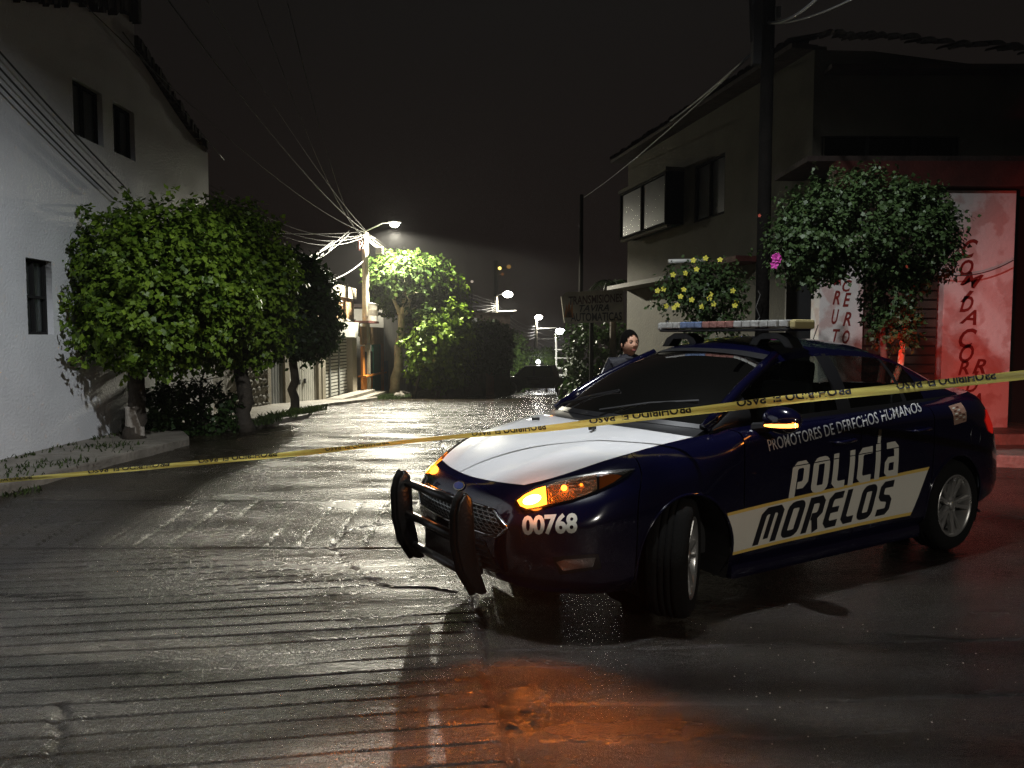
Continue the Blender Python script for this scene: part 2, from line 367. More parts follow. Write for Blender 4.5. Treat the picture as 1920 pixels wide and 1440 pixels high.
# far stretch of road beyond the crest
fy = np.linspace(29.8, 130, 90); fs = np.linspace(0, 1, 12)
FYY = np.repeat(fy[:, None], 12, 1); cx = np.interp(FYY, [28, 45, 60, 85, 130], [-1.2, 1.6, 3.0, 5.5, 11]); FXX = cx + (fs[None] - .5) * np.interp(FYY, [28, 45, 130], [11, 7, 6])
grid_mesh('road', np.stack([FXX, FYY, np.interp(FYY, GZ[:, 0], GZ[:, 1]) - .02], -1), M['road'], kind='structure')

def pavement(name, outline, h, mat_, seg=.25, **k):
    """raised slab following the ground: outline list of (x,y)"""
    pts = []
    for a, b in zip(outline, outline[1:] + outline[:1]):
        n = max(1, int(math.dist(a, b) / seg))
        for i in range(n):
            t = i / n; pts.append((a[0] + (b[0] - a[0]) * t + random.uniform(-.02, .02), a[1] + (b[1] - a[1]) * t + random.uniform(-.015, .015)))
    me = flat_mesh([pts]); subdiv(me, .45)
    bm = bmesh.new(); bm.from_mesh(me)
    r = bmesh.ops.extrude_face_region(bm, geom=bm.faces[:]); top = [v for v in r['geom'] if isinstance(v, bmesh.types.BMVert)]
    ts = set(top)
    for v in bm.verts:
        g = gz(v.co.y); v.co.z = g + h + .012 * float(fbm(np.array(v.co.x * 1.5), np.array(v.co.y * 1.5), 3, 2)) if v in ts else g - .06
    bm.to_mesh(me); bm.free()
    return finish(name, me, mat_, kind='structure', **k)
pavement('sidewalk', [(-6.0, 4.0), (-4.86, 4.0), (-4.82, 7.2), (-4.62, 9.4), (-4.46, 10.6), (-5.0, 11.6), (-6.0, 11.8)], .12, M['kerb'], bevel=.02)
pavement('sidewalk', [(-7.0, 12.5), (-4.4, 12.5), (-4.25, 13.2), (-4.1, 15.4), (-4.4, 16.8), (-4.9, 18.5), (-4.6, 24.0), (-4.7, 29.5), (-7.0, 29.5)], .10, M['kerb'], bevel=.02)
pavement('sidewalk', [(5.2, 9.0), (8.5, 8.1), (9.8, 12), (3.8, 12.0), (3.3, 9.6), (3.2, 7.6), (4.3, 7.5), (4.7, 8.6)], .14, M['kerb'], bevel=.02)
pavement('sidewalk', [(5.75, 9.8), (9.0, 9.5), (9.5, 12), (5.75, 12)], .28, M['kerb'], bevel=.02)

# ---- grass tufts / weeds
def tufts(name, spots, n, h, matn, spread=.1, **k):
    V = []; Fc = []; 
    for (x, y, z, sp, m_) in spots:
        for _ in range(int(n * m_)):
            a = random.random() * 6.283; r = sp * math.sqrt(random.random()); bx, by = x + r * math.cos(a), y + r * math.sin(a)
            hh = h * random.uniform(.4, 1.1); la = random.random() * 6.283; le = hh * random.uniform(.2, .9); w = .006 + .006 * random.random()
            i = len(V); px_, py_ = -math.sin(la) * w, math.cos(la) * w
            V += [(bx - px_, by - py_, z), (bx + px_, by + py_, z), (bx + math.cos(la) * le * .4 + px_ * .7, by + math.sin(la) * le * .4 + py_ * .7, z + hh * .65), (bx + math.cos(la) * le, by + math.sin(la) * le, z + hh)]
            Fc += [(i, i + 1, i + 2, i + 3)]
    me = np_mesh(name, V, Fc); add_rnd(me); me.materials.append(M[matn]); o = bpy.data.objects.new(name, me); link(o); return tag(o, kind='stuff', **k)
def add_rnd(me, base=None):
    a = me.attributes.new('rnd', 'FLOAT', 'FACE'); n = len(me.polygons)
    v = RS.rand(n) if base is None else base; a.data.foreach_set('value', v.astype(np.float32))
sp = []
for i in range(26):   # weeds along the wall foot and the kerb
    y = random.uniform(8.3, 11.4); sp.append((-5.72 + random.random() * .1, y, gz(y) + .12, .06, .6))
for i in range(22):
    y = random.uniform(7.6, 9.9); sp.append((-5.0 + random.uniform(-.3, .25), y, gz(y) + .12, .22, 1.5))
for i in range(16):
    y = random.uniform(5.5, 7.6); sp.append((-4.78 + random.uniform(-.06, .12), y, gz(y), .10, 1.3))
tufts('grass', sp, 8, .06, 'grass')
sp = [(-4.35 + random.uniform(-.1, .15), y, gz(y) + .08, .15, 1.2) for y in np.linspace(12.8, 17, 18)]
sp += [(random.uniform(-5.0, -3.9), random.uniform(26.6, 28.3), gz(27.5) + .05, .3, 4) for _ in range(16)]
tufts('grass', sp, 50, .14, 'grass')

# ================================================================== LEFT HOUSE
WX = -5.8
def wy(px): return F * WX / (px - 960)            # depth along the wall for an image column
house = empty('house', (WX, 11, 0), label='pale plaster corner house at the left edge with small windows and ragged dark roof', cat='house')
house.location = (0, 0, 0)
top = [(3.0, 3.2), (8.7, 5.28), (9.6, 5.62), (10.5, 5.95), (11.6, 6.28), (12.0, 6.38), (12.1, 6.38), (12.1, 5.9), (12.45, 5.78), (13.3, 5.45), (14.0, 5.2), (14.8, 5.02), (14.9, 5.02)]
outer = [(3.0, -.2)] + top + [(14.9, -.3)]
wins = [(wy(153), wy(207), 4.20, 4.94), (wy(226), wy(265), 4.21, 4.94), (wy(55), wy(103), 1.54, 2.46)]
rects = [[(a, c), (b, c), (b, d), (a, d)] for a, b, c, d in wins]
plate('wall', [outer] + rects, ((WX - .1, 0, 0), (0, 1, 0), (0, 0, 1)), .2, M['plaster'], house)
MB().box((WX - 3.1, 14.8, 2.3), (5.8, .2, 5.0)).build('end_wall', M['plaster_dim'], house)
MB().box((WX - 2.2, 8.9, 2.6), (.1, 11, 4.8)).build('inner_wall', M['dark'], house)
for i, (a, b, c, d) in enumerate(wins):
    w = MB(); t = .035
    for (y0, y1, z0, z1) in ((a, b, c, c + t), (a, b, d - t, d), (a, a + t, c + t, d - t), (b - t, b, c + t, d - t), ((a + b) / 2 - t / 2, (a + b) / 2 + t / 2, c + t, d - t)):
        w.box((WX - .10, (y0 + y1) / 2, (z0 + z1) / 2), (.05, y1 - y0, z1 - z0))
    if i == 2: w.box((WX - .095, (a + b) / 2, (c + d) / 2), (.05, b - a - 2 * t, t))
    wo = w.build('window', M['frame'], house)
    MB().box((WX - .115, (a + b) / 2, (c + d) / 2), (.006, b - a - .05, d - c - .05)).build('pane', M['pane'], wo)
    cb = MB(); n = 14
    for k in range(n):
        y0 = a + (b - a) * k / n; y1 = a + (b - a) * (k + 1) / n; xo = WX - .19 + .02 * (k % 2)
        cb.add([(xo, y0, c), (WX - .19 + .02 * ((k + 1) % 2), y1, c), (WX - .19 + .02 * ((k + 1) % 2), y1, d), (xo, y0, d)], [(0, 1, 2, 3)])
    cb.build('curtain', M['curtain2'] if i == 1 else M['curtain'], wo)
# shaggy roof edge
rf = MB()
def roof_band(pts, over, thick, drop, step):
    for (y0, z0), (y1, z1) in zip(pts[:-1], pts[1:]):
        n = max(1, int(math.hypot(y1 - y0, z1 - z0) / step))
        for k in range(n):
            t0, t1 = k / n, (k + 1) / n; a = (y0 + (y1 - y0) * t0, z0 + (z1 - z0) * t0); b = (y0 + (y1 - y0) * t1, z0 + (z1 - z0) * t1)
            dz = random.uniform(0, drop); o = over + random.uniform(-.03, .05)
            rf.prism([(WX + o, a[0], a[1] - dz), (WX + o, b[0], b[1] - dz * random.random()), (WX + o, b[0], b[1] + thick), (WX + o, a[0], a[1] + thick)], (0, 0, 0), (-3.5, 0, .15))
roof_band([(7.5, 4.98), (8.7, 5.36), (10.5, 6.0), (11.5, 6.3), (12.15, 6.44)], .10, .26, .16, .085)
roof_band([(12.12, 6.0), (12.5, 5.86), (13.3, 5.53), (14.0, 5.26), (14.75, 5.0)], .05, .14, .05, .07)
rf.build('roof', M['rooft'], house)

# ================================================================== FOLIAGE
def crown_mesh(name, blobs, shoots, per, leaf, mat_, parent, wid=.42, droop=.5, jit=.10, seed=1, inner=.35, flat=2.0):
    """blobs: (centre, radii) superellipsoids; leaves grow in small drooping sprays out of an uneven surface"""
    R = np.random.RandomState(seed); ns = [max(1, int(shoots * (b[1][0] * b[1][1] * b[1][2]) ** .67 / sum((q[1][0] * q[1][1] * q[1][2]) ** .67 for q in blobs))) for b in blobs]
    Pc = []; Dc = []
    for (c, r), n in zip(blobs, ns):
        d = R.normal(size=(n, 3)); d /= np.linalg.norm(d, axis=1)[:, None]
        e = flat; k = (np.abs(d) ** e).sum(1) ** (-1 / e)
        p = d * k[:, None]; bump = 1 + .26 * noise3(d * 2.4 + 10, seed) + .26 * noise3(d * 6 + 20, seed + 2) + .14 * (R.rand(n) > .93)
        depth = 1 - inner * R.rand(n) ** 1.6
        p = p * (bump * depth)[:, None] * np.array(r) + np.array(c); Pc.append(p); Dc.append(d / np.array(r) / np.linalg.norm(d / np.array(r), axis=1)[:, None])
    Pc = np.concatenate(Pc); Dc = np.concatenate(Dc); n = len(Pc)
    sd = Dc + R.normal(size=(n, 3)) * .45; sd[:, 2] += .25 - droop * .6 * R.rand(n); sd /= np.linalg.norm(sd, axis=1)[:, None]
    base = np.repeat(Pc, per, 0); dr = np.repeat(sd, per, 0); t = R.rand(n * per) * jit * 2.2
    base = base + dr * t[:, None] + R.normal(size=(n * per, 3)) * jit * .35
    ld = dr * .5 + R.normal(size=(n * per, 3)) * .7; ld[:, 2] -= droop; ld /= np.linalg.norm(ld, axis=1)[:, None]
    up = np.repeat(Dc, per, 0) + np.array([0, 0, .7]) + R.normal(size=(n * per, 3)) * .35
    side = np.cross(ld, up); side /= np.linalg.norm(side, axis=1)[:, None] + 1e-9; nn = np.cross(side, ld)
    L = leaf * (.5 + .85 * R.rand(n * per))[:, None]; Wd = L * wid
    v0 = base; v1 = base + ld * L * .42 + side * Wd - nn * L * .05; v2 = base + ld * L - nn * L * .12; v3 = base + ld * L * .42 - side * Wd - nn * L * .05; 
    V = np.stack([v0, v1, v2, v3], 1).reshape(-1, 3); q = np.arange(n * per) * 4
    T = np.concatenate([np.stack([q, q + 1, q + 2], 1), np.stack([q, q + 2, q + 3], 1)])
    me = np_mesh(name, V, T); rnd = np.clip(np.repeat(R.rand(n), per) * .45 + R.rand(n * per) * .55, 0, 1); add_rnd(me, np.concatenate([rnd, rnd])) if len(me.polygons) == len(T) else add_rnd(me)
    me.materials.append(mat_); o = bpy.data.objects.new(name, me); link(o, parent); return o
def trunk_mesh(base, topp, r0, r1, limbs, mat_, parent, wob=.04, seed=0, name='trunk'):
    R = random.Random(seed); mb = MB(); n = 9; pts = []; rs = []
    b, t = Vector(base), Vector(topp)
    for i in range(n + 1):
        k = i / n; p = b.lerp(t, k) + Vector((R.uniform(-wob, wob), R.uniform(-wob, wob), 0)) * (0 if i == 0 else 1); pts.append(p); rs.append(r0 + (r1 - r0) * k + (r0 * .5 if i == 0 else 0))
    mb.tube(pts, rs, 12)
    for (d, l) in limbs:
        e = pts[-2] + Vector(d) * l; m_ = pts[-2].lerp(e, .5) + Vector((R.uniform(-.08, .08), R.uniform(-.08, .08), .06)); mb.tube([pts[-2], m_, e], [r1 * .8, r1 * .5, r1 * .15], 8)
        for _ in range(3):
            e2 = m_ + Vector((R.uniform(-1, 1), R.uniform(-1, 1), R.uniform(.1, .9))) * l * .45; mb.tube([m_, e2], [r1 * .35, r1 * .08], 6)
    return mb.build(name, mat_, parent, smooth=True)
ll = [((.6, .1, .8), .6), ((-.6, .2, .8), .6), ((.1, -.7, .7), .6), ((0, .7, .7), .6), ((.2, 0, 1), .8)]
# tree 1
t1 = empty('ficus_tree', label='nearest clipped ficus tree on the left pavement, bright green crown and limewashed trunk', cat='tree', group='clipped trees along the left pavement')
g = gz(10.6)
crown_mesh('crown', [((-4.9, 10.75, 2.15), (1.0, 1.05, 1.02)), ((-4.6, 10.6, 2.35), (.95, .8, .85)), ((-5.3, 10.65, 2.45), (.55, .75, .72)), ((-4.35, 10.8, 2.0), (.65, .8, .75)), ((-4.9, 10.5, 1.72), (.85, .8, .62)), ((-5.05, 11.6, 2.0), (.7, .7, .7))], 3000, 11, .078, M['ficus'], t1, seed=3, jit=.07, flat=2.5)
trunk_mesh((-5.2, 10.55, g + .05), (-5.15, 10.6, 1.5), .12, .10, ll, M['bark'], t1, seed=2)
trunk_mesh((-5.2, 10.55, g + .05), (-5.2, 10.55, .56), .125, .116, [], M['limebark'], t1, wob=.0, seed=3, name='limewash')
t2 = empty('ficus_tree', label='second clipped ficus tree, half in shade, close behind the brightest one', cat='tree', group='clipped trees along the left pavement')
crown_mesh('crown', [((-4.6, 12.9, 2.4), (.85, .9, 1.25)), ((-4.35, 12.8, 2.15), (.70, .8, 1.0)), ((-4.75, 12.8, 3.0), (.7, .7, .65)), ((-4.95, 12.5, 1.85), (.75, .7, .75))], 2500, 10, .080, M['ficus'], t2, seed=5, jit=.08, flat=2.3)
trunk_mesh((-4.36, 12.5, gz(12.5) + .02), (-4.42, 12.6, 1.4), .13, .10, ll, M['bark'], t2, seed=4)
t3 = empty('ficus_tree', label='third clipped tree, darkest of the left row, in front of the garage doors', cat='tree', group='clipped trees along the left pavement')
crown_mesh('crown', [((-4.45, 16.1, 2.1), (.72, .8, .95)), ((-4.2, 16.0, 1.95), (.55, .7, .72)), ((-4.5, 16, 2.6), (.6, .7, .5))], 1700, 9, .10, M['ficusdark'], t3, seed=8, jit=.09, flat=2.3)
trunk_mesh((-4.62, 16.2, gz(16.2) + .02), (-4.6, 16.2, 1.5), .10, .08, ll, M['bark'], t3, seed=5)

sb0 = empty('shrub', label='added dark shrub deepening the shade between the first two clipped trees', cat='shrub')  # dark foliage added to deepen the shade under the crowns
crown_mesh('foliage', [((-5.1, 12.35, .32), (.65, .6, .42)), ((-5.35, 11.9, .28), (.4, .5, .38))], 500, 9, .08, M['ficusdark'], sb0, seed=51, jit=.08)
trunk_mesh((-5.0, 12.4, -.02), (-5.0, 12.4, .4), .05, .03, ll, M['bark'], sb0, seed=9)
# ================================================================== LEFT ROW: wall, garage, shop
def FP(Y): return -6.06 + .0575 * (Y - 19)          # facade line x(Y)
FA = Vector((FP(17), 17, 0)); FB = Vector((FP(30), 30, 0)); FD = (FB - FA).normalized(); FN = Vector((FD.y, -FD.x, 0))   # FN faces the street
def fhit(px, py): return hit(px, py, FA, FN)
def fbox(mb, px0, px1, z0, z1, off=0, th=.06):
    a = fhit(px0, 650); b = fhit(px1, 650); c = (a + b) / 2 + FN * (off); c.z = (z0 + z1) / 2
    return mb.box(c, ((b - a).length, th, z1 - z0), rz=math.atan2(FD.y, FD.x))
def fz(px, py): return fhit(px, py).z
gw = empty('boundary_wall', label='rough stone garden wall between the second tree trunk and the grey door', cat='wall')
a = fhit(400, 700); b = fhit(499, 700)
R = random.Random(4); mb = MB(); L_ = (b - a).length
MB().box(((a + b) / 2 + Vector((0, 0, 0)) - FN * .12).to_tuple()[:2] + (.45,), (L_, .2, 2.0), rz=math.atan2(FD.y, FD.x)).build('mortar', M['stone'], gw)
me_s = []
for s in range(4):
    bm = bmesh.new(); bmesh.ops.create_icosphere(bm, subdivisions=1, radius=1)
    for v in bm.verts: v.co *= R.uniform(.82, 1.12)
    m_ = bpy.data.meshes.new('stone'); bm.to_mesh(m_); bm.free(); m_.materials.append(M['stone']); me_s.append(m_)
a2 = fhit(440, 700); L2 = (b - a2).length
for iz in range(9):
    x_ = 0
    while x_ < L2:
        w_ = R.uniform(.20, .36); o = bpy.data.objects.new('stone', R.choice(me_s)); C.objects.link(o); o.parent = gw
        p = a2 + FD * (x_ + w_ / 2) - FN * .03; o.location = (p.x, p.y, -.35 + iz * .2 + R.uniform(-.02, .02)); o.scale = (w_ / 2, .09, .105); o.rotation_euler = (0, R.uniform(-.2, .2), math.atan2(FD.y, FD.x)); x_ += w_
gar = empty('garage', label='low pale building with grey side door and corrugated double garage doors', cat='garage')
zb = -.35; zt = .98
b1 = MB(); fbox(b1, 499, 505, zb, 1.5, -.05, .16); fbox(b1, 532, 540, zb - .1, 1.5, -.05, .16); fbox(b1, 595, 603, zb - .2, 1.5, -.05, .16); fbox(b1, 499, 603, 1.13, 1.75, -.15, .16)
b1.build('wall', M['beige'], gar)
d1 = MB(); fbox(d1, 505, 532, zb, 1.13, -.08); dob = d1.build('door', M['greypaint'], gar)
for k in range(5):
    q = MB(); fbox(q, 506 + k * 5.2, 510 + k * 5.2, zb + .02, 1.10, -.04, .03); q.build('panel', M['greypaint'], dob)
for s, (p0, p1) in enumerate(((540.5, 567), (568, 595))):
    q = MB(); fbox(q, p0, p1, zb - .1, 1.13, -.08, .03); lf = q.build('door_leaf', M['whitepaint'], gar)
    n = 7
    for k in range(n):
        w_ = (p1 - p0) / n; q = MB(); fbox(q, p0 + k * w_ + .25, p0 + (k + 1) * w_ - .35, zb - .06, 1.10, -.055, .035); q.build('panel', M['whitepaint'], lf)
    q = MB(); fbox(q, p0 + (20 if s == 0 else 3), p0 + (22 if s == 0 else 5), .2, .34, -.02, .05); q.build('handle', M['dark'], lf)
shop = empty('shop', label='small two storey shop with slatted shutter, white box sign and tan upper wall', cat='shop')
b1 = MB(); fbox(b1, 601, 607, -.55, 1.6, -.05, .2); fbox(b1, 655, 663, -.7, 1.6, -.02, .26)
b1.build('pillar', M['beige'], shop)
b1 = MB(); fbox(b1, 603, 662, 1.55, 1.75, -.08, .2); b1.build('lintel', M['beige'], shop)
sh = MB(); fbox(sh, 607, 655, -.5, 1.6, -.12, .02); shu = sh.build('shutter', M['dark'], shop)
for k in range(19):
    q = MB(); z = -.48 + k * .108; fbox(q, 607.5, 654.5, z, z + .07, -.10, .03); q.build('slat', M['whitepaint'], shu)
for p in (621, 638):
    q = MB(); fbox(q, p, p + 1.6, -.5, 1.6, -.06, .03); q.build('guide_rail', M['greypaint'], shu)
q = MB(); fbox(q, 622, 662, fz(645, 632), fz(645, 604), .10, .30); q.build('sign_box', M['whitepaint'], shop)
q = MB(); fbox(q, 600, 690, 2.2, 2.95, -.6, .15); q.build('upper_wall', M['tan'], shop)
q = MB(); fbox(q, 600, 690, 2.95, 3.35, -.55, .25); q.build('parapet', M['beige'], shop)
q = MB(); fbox(q, 600, 692, 1.75, 2.2, -1.6, 2.2); q.build('floor_slab', M['beige'], shop)
bal = MB(); fbox(bal, 660, 681, 2.02, 2.10, .35, .5); bo = bal.build('balcony', M['rust'], shop)
for k in range(9):
    p = 661 + k * 2.2; a_ = fhit(p, 650) + FN * .58; m_ = MB(); m_.tube([(a_.x, a_.y, 2.1), (a_.x, a_.y + .05, 2.3), (a_.x, a_.y - .03, 2.5), (a_.x, a_.y, 2.72)], .018, 6); m_.build('baluster', M['whitepaint'], bo)
a_ = fhit(660, 650) + FN * .58; b_ = fhit(681, 650) + FN * .58
MB().tube([(a_.x, a_.y, 2.72), (b_.x, b_.y, 2.72)], .025, 6).build('handrail', M['whitepaint'], bo)
for p, t_ in ((645.5, 532), (652.5, 530), (672, 531)):
    a_ = fhit(p, 572) - FN * .4; zt_ = fhit(p, t_).z; MB().tube([(a_.x, a_.y, 3.3), (a_.x, a_.y, zt_)], .035, 6).build('rebar_post', M['palecable'], shop)
for k in range(2):
    q = MB(); fbox(q, 604 + 8 * k, 672 + 10 * k, gz(26) + .10 - .1 * k, gz(26) + .25 - .1 * k, .35 + .3 * k, .5); q.build('step', M['kerb'], shop)
stall = empty('food_stall', label='orange framed stall with teal shutter beside the concrete lamp pole', cat='stall')
for (p0, p1, z0, z1, m_, nm) in ((665, 669, -.75, 1.2, 'orange', 'post'), (700, 706, -.75, 1.3, 'orange', 'post'), (669, 684, -.72, .10, 'orange', 'front_panel'), (686, 700, -.7, 1.25, 'teal', 'door_panel'), (669, 684, .16, 1.0, 'dark', 'opening'), (665, 706, .1, .16, 'orange', 'counter'), (664, 706, 1.25, 1.9, 'tan', 'fascia')):
    q = MB(); fbox(q, p0, p1, z0, z1, .25, .08 if nm != 'counter' else .3); q.build(nm, M[m_], stall)
dr = MB()
for p in (672, 677, 682): 
    pass
q = MB(); fbox(q, 708, 722, -.8, .55, .1, .06); tag(q.build('metal_gate', M['bluep']), 'faded blue gate leaf between the orange stall and the tall lit tree', 'gate')
# walls / fence behind trees on the left further on
bw = empty('boundary_wall', label='pale low wall with gate behind the tall lit tree', cat='wall')
q = MB(); fbox(q, 752, 800, -1.2, .3, .3, .12); q.build('wall_panel', M['plaster_dim'], bw)
q = MB(); fbox(q, 795, 800, -1.2, .75, .45, .12); q.build('post', M['whitepaint'], bw)
q = MB(); fbox(q, 758, 792, -.9, .25, .45, .04); q.build('gate_panel', M['greypaint'], bw)
rp = random.Random(5)
for k in range(7):
    p = at(748 + k * 9, 740, 27.6 + k * .5); z = gz(p.y); bm = bmesh.new(); bmesh.ops.create_icosphere(bm, subdivisions=2, radius=1)
    for v in bm.verts: v.co *= rp.uniform(.85, 1.12)
    me = bpy.data.meshes.new('rock'); bm.to_mesh(me); bm.free(); me.materials.append(M['kerb'])
    o = bpy.data.objects.new('rock', me); C.objects.link(o); o.location = (p.x, p.y, z + .10); o.scale = (.22 * rp.uniform(.8, 1.4), .22, .16 * rp.uniform(.8, 1.3)); tag(o, ('first', 'second', 'third', 'fourth', 'fifth', 'sixth', 'last')[k] + ' rock from the left in the row under the tall lit tree', 'rock', 'rocks at the foot of the lit tree')
# ================================================================== LIGHT-GIVING THINGS
def lamp_light(name, loc, power, col, radius=.12, parent=None, spot=None, blend=.5, rot=(0, 0, 0)):
    l = bpy.data.lights.new(name, 'SPOT' if spot else 'POINT'); l.energy = power; l.color = col; l.shadow_soft_size = radius
    if spot: l.spot_size = rad(spot); l.spot_blend = blend
    o = bpy.data.objects.new(name, l); o.location = loc; o.rotation_euler = rot; link(o, parent); return o
M['lampglow'] = glow('lamp_lens_glow', (1, .98, .80), 120); M['lampglow2'] = glow('far_lamp_glow', (1, .96, .84), 60); M['lampcool'] = glow('cool_lamp_glow', (.95, .98, 1), 30)
def street_lamp(label, base, topz, arm, head, r0, r1, glowr, power, m_glow, lamp_col, nm='street_lamp', boxes=True):
    t = empty(nm, base, label=label, cat='street lamp', group='lit street lamps down the street')
    b = Vector(base); L0 = lambda p: Vector(p) - b
    mb = MB(); n = 8; mb.tube([(0, 0, (topz - b.z) * k / n) for k in range(n + 1)], [r0 + (r1 - r0) * k / n for k in range(n + 1)], 14); mb.build('pole', M['pole'], t, smooth=True)
    h = L0(head); mb = MB(); s0 = Vector((0, 0, topz - b.z - .05)); mb.tube([s0, s0 + Vector((.05, 0, .12)), Vector((h.x * .6, h.y * .6, h.z + .06)), Vector((h.x, h.y, h.z + .07))], .028, 8); mb.build('arm', M['steel'], t)
    hb = MB(); hb.box((h.x, h.y, h.z + .10), (.46, .22, .09)); ho = hb.build('lamp_head', M['steel'], t, bevel=.03)
    MB().ball((h.x, h.y, h.z), (glowr, glowr, glowr * .62), 16, 10).build('lens', m_glow, ho, smooth=True)
    lamp_light('lamp', (h.x, h.y, h.z - glowr * .7 - .16), power, lamp_col, .15, t, spot=163, blend=.10)
    lamp_light('lamp', (h.x + .02, h.y, h.z - glowr * .7 - .12), power * .05, lamp_col, .1, t)
    return t
pb = at(688, 748, 28); pb.z = gz(28) - .02
head = at(740, 421, 28)
L1 = street_lamp('tall concrete lamp pole with the brightest lamp, by the orange stall', pb, at(690, 436, 28).z, None, head, .15, .115, .16, FAR_LAMP['power'], M['lampglow'], FAR_LAMP['col'])
# fittings on the first pole
z0 = pb
def part_box(name, parent, c, d, m_, **k): return MB().box(c, d).build(name, m_, parent, **k)
part_box('junction_box', L1, (.52, -.05, at(0, 470, 28).z - pb.z), (.26, .18, .24), M['whitepaint'], bevel=.02)
MB().tube([(0, 0, at(0, 447, 28).z - pb.z), (.5, -.05, at(0, 462, 28).z - pb.z)], .02, 6).build('bracket', M['steel'], L1)
MB().tube([(-.35, 0, at(0, 447, 28).z - pb.z), (.35, 0, at(0, 447, 28).z - pb.z)], .03, 6).build('crossarm', M['steel'], L1)
rc = MB()
for k in range(10):
    a = Vector((-.22 + random.uniform(-.16, .1), -.16 + random.uniform(-.06, .06), at(0, 448, 28).z - pb.z + random.uniform(-.3, .16))); q = [a + Vector((.10 * math.cos(i), .03 * math.sin(i * 2), .10 * math.sin(i))) for i in np.linspace(0, 6.2, 9)]; rc.tube(q, .012, 5)
rc.build('coiled_cable', M['palecable'], L1)
part_box('splice_case', L1, (-.20, -.2, at(0, 462, 28).z - pb.z), (.10, .10, .34), M['rust'], bevel=.03)
for zz in (.9, 2.0, 3.0):
    MB().tube([(0, 0, zz), (0, 0, zz + .04)], .158 - .005 * zz, 14).build('band', M['steel'], L1)
p2 = at(930, 735, 52); p2.z = gz(52); street_lamp('second lit lamp pole, above the black clipped tree', p2, at(930, 556, 52).z, None, at(952, 552, 52), .17, .13, .34, 900, M['lampglow2'], (1, .93, .78))
p3 = at(1004, 740, 85); p3.z = gz(85); street_lamp('third lit lamp pole, above the dark pickup', p3, at(1003, 598, 85).z, None, at(1010, 595, 85), .24, .2, .42, 1300, M['lampglow2'], (1, .95, .88))
p4 = at(1040, 740, 110); p4.z = gz(110); street_lamp('fourth and farthest lit lamp pole, above the white railing', p4, at(1041, 626, 110).z, None, at(1050, 621, 110), .2, .16, .66, 2400, M['lampcool'], (.95, .97, 1))
# a low white light beside the pickup roof, and warm lights high on a mast
q = empty('floodlight', at(1009, 679, 58), label='low white floodlight glaring just above the pickup roof', cat='floodlight')
MB().ball((0, 0, 0), .16, 12, 8).build('lens', M['lampcool'], q, smooth=True); MB().tube([(0, .1, -3.0), (0, .1, .2)], .05, 8).build('post', M['steel'], q); lamp_light('lamp', (0, -.3, .3), 600, (1, .98, .92), .1, q)
ms = at(930, 735, 260); ms.z = -14
mast = empty('lattice_mast', ms, label='distant dark mast carrying faint amber lights above the second lamp', cat='mast')
MB().tube([(0, 0, 0), (0, 0, at(0, 488, 260).z - ms.z)], [1.2, .7], 8).build('pole', M['dark'], mast)
for (px, py, r, c, s) in ((937, 503, .55, (1, .75, .15), 3.0), (954, 500, .7, (1, .5, .1), .25), (942, 514, .5, (.9, .3, .05), .15)):
    p = at(px, py, 260) - ms; MB().ball(p, r, 10, 6).build('mast_light', glow('amber_mast_light', c, s), mast); MB().tube([(0, 0, p.z - .8), (p.x, 0, p.z - .3)], .12, 5).build('strut', M['dark'], mast)
for (px, py, c, s, lb) in ((885, 528, (.9, .75, .6), .5, 'tiny pale distant window light left of the amber mast lights'), (849, 522, (1, .05, .08), .35, 'tiny red distant light beside the lit tree crown')):
    p = at(px, py, 240); e_ = empty('distant_light', (p.x, p.y, -14), label=lb, cat='light'); MB().ball((0, 0, p.z + 14), .45, 10, 6).build('lens', glow('distant_glow', c, s), e_); MB().tube([(0, 0, 0), (0, 0, p.z + 13.7)], .2, 6).build('post', M['dark'], e_)

# near lamp, hung over the street above the frame; it lights the foreground
nl = empty('street_lamp', NEAR_LAMP['loc'], label='street lamp hung on a span cable over the foreground, above the picture', cat='street lamp')
MB().box((0, 0, .10), (.5, .25, .10)).build('lamp_head', M['steel'], nl, bevel=.03); MB().box((0, 0, .035), (.34, .18, .02)).build('lens', M['lampcool'], nl)
MB().tube([(-6.0, -1.5, .5), (0, 0, .18), (6.5, 1.0, .6)], .012, 6).build('span_cable', M['cable'], nl)
lamp_light('lamp', (0, 0, -.06), NEAR_LAMP['power'], NEAR_LAMP['col'], .09, nl, spot=158, blend=.50, rot=(0, 0, 0))

bl = empty('street_lamp', (BACK_FILL_LAMP['loc'][0], BACK_FILL_LAMP['loc'][1], 0), label='added fill lamp on a pole behind the viewpoint, outside the picture', cat='street lamp')  # unseen lamp added to fill the car flank and facing walls
MB().tube([(.9, 0, 0), (.9, 0, 7.6)], [.14, .09], 12).build('pole', M['pole'], bl, smooth=True); MB().tube([(.9, 0, 7.5), (.4, 0, 7.65), (0, 0, 7.55)], .03, 8).build('arm', M['steel'], bl); MB().box((0, 0, 7.5), (.5, .25, .10)).build('lamp_head', M['steel'], bl, bevel=.03); MB().box((0, 0, 7.44), (.34, .18, .02)).build('lens', M['lampcool'], bl)
lamp_light('lamp', (0, 0, 7.34), BACK_FILL_LAMP['power'], BACK_FILL_LAMP['col'], .12, bl, spot=158, blend=.25)
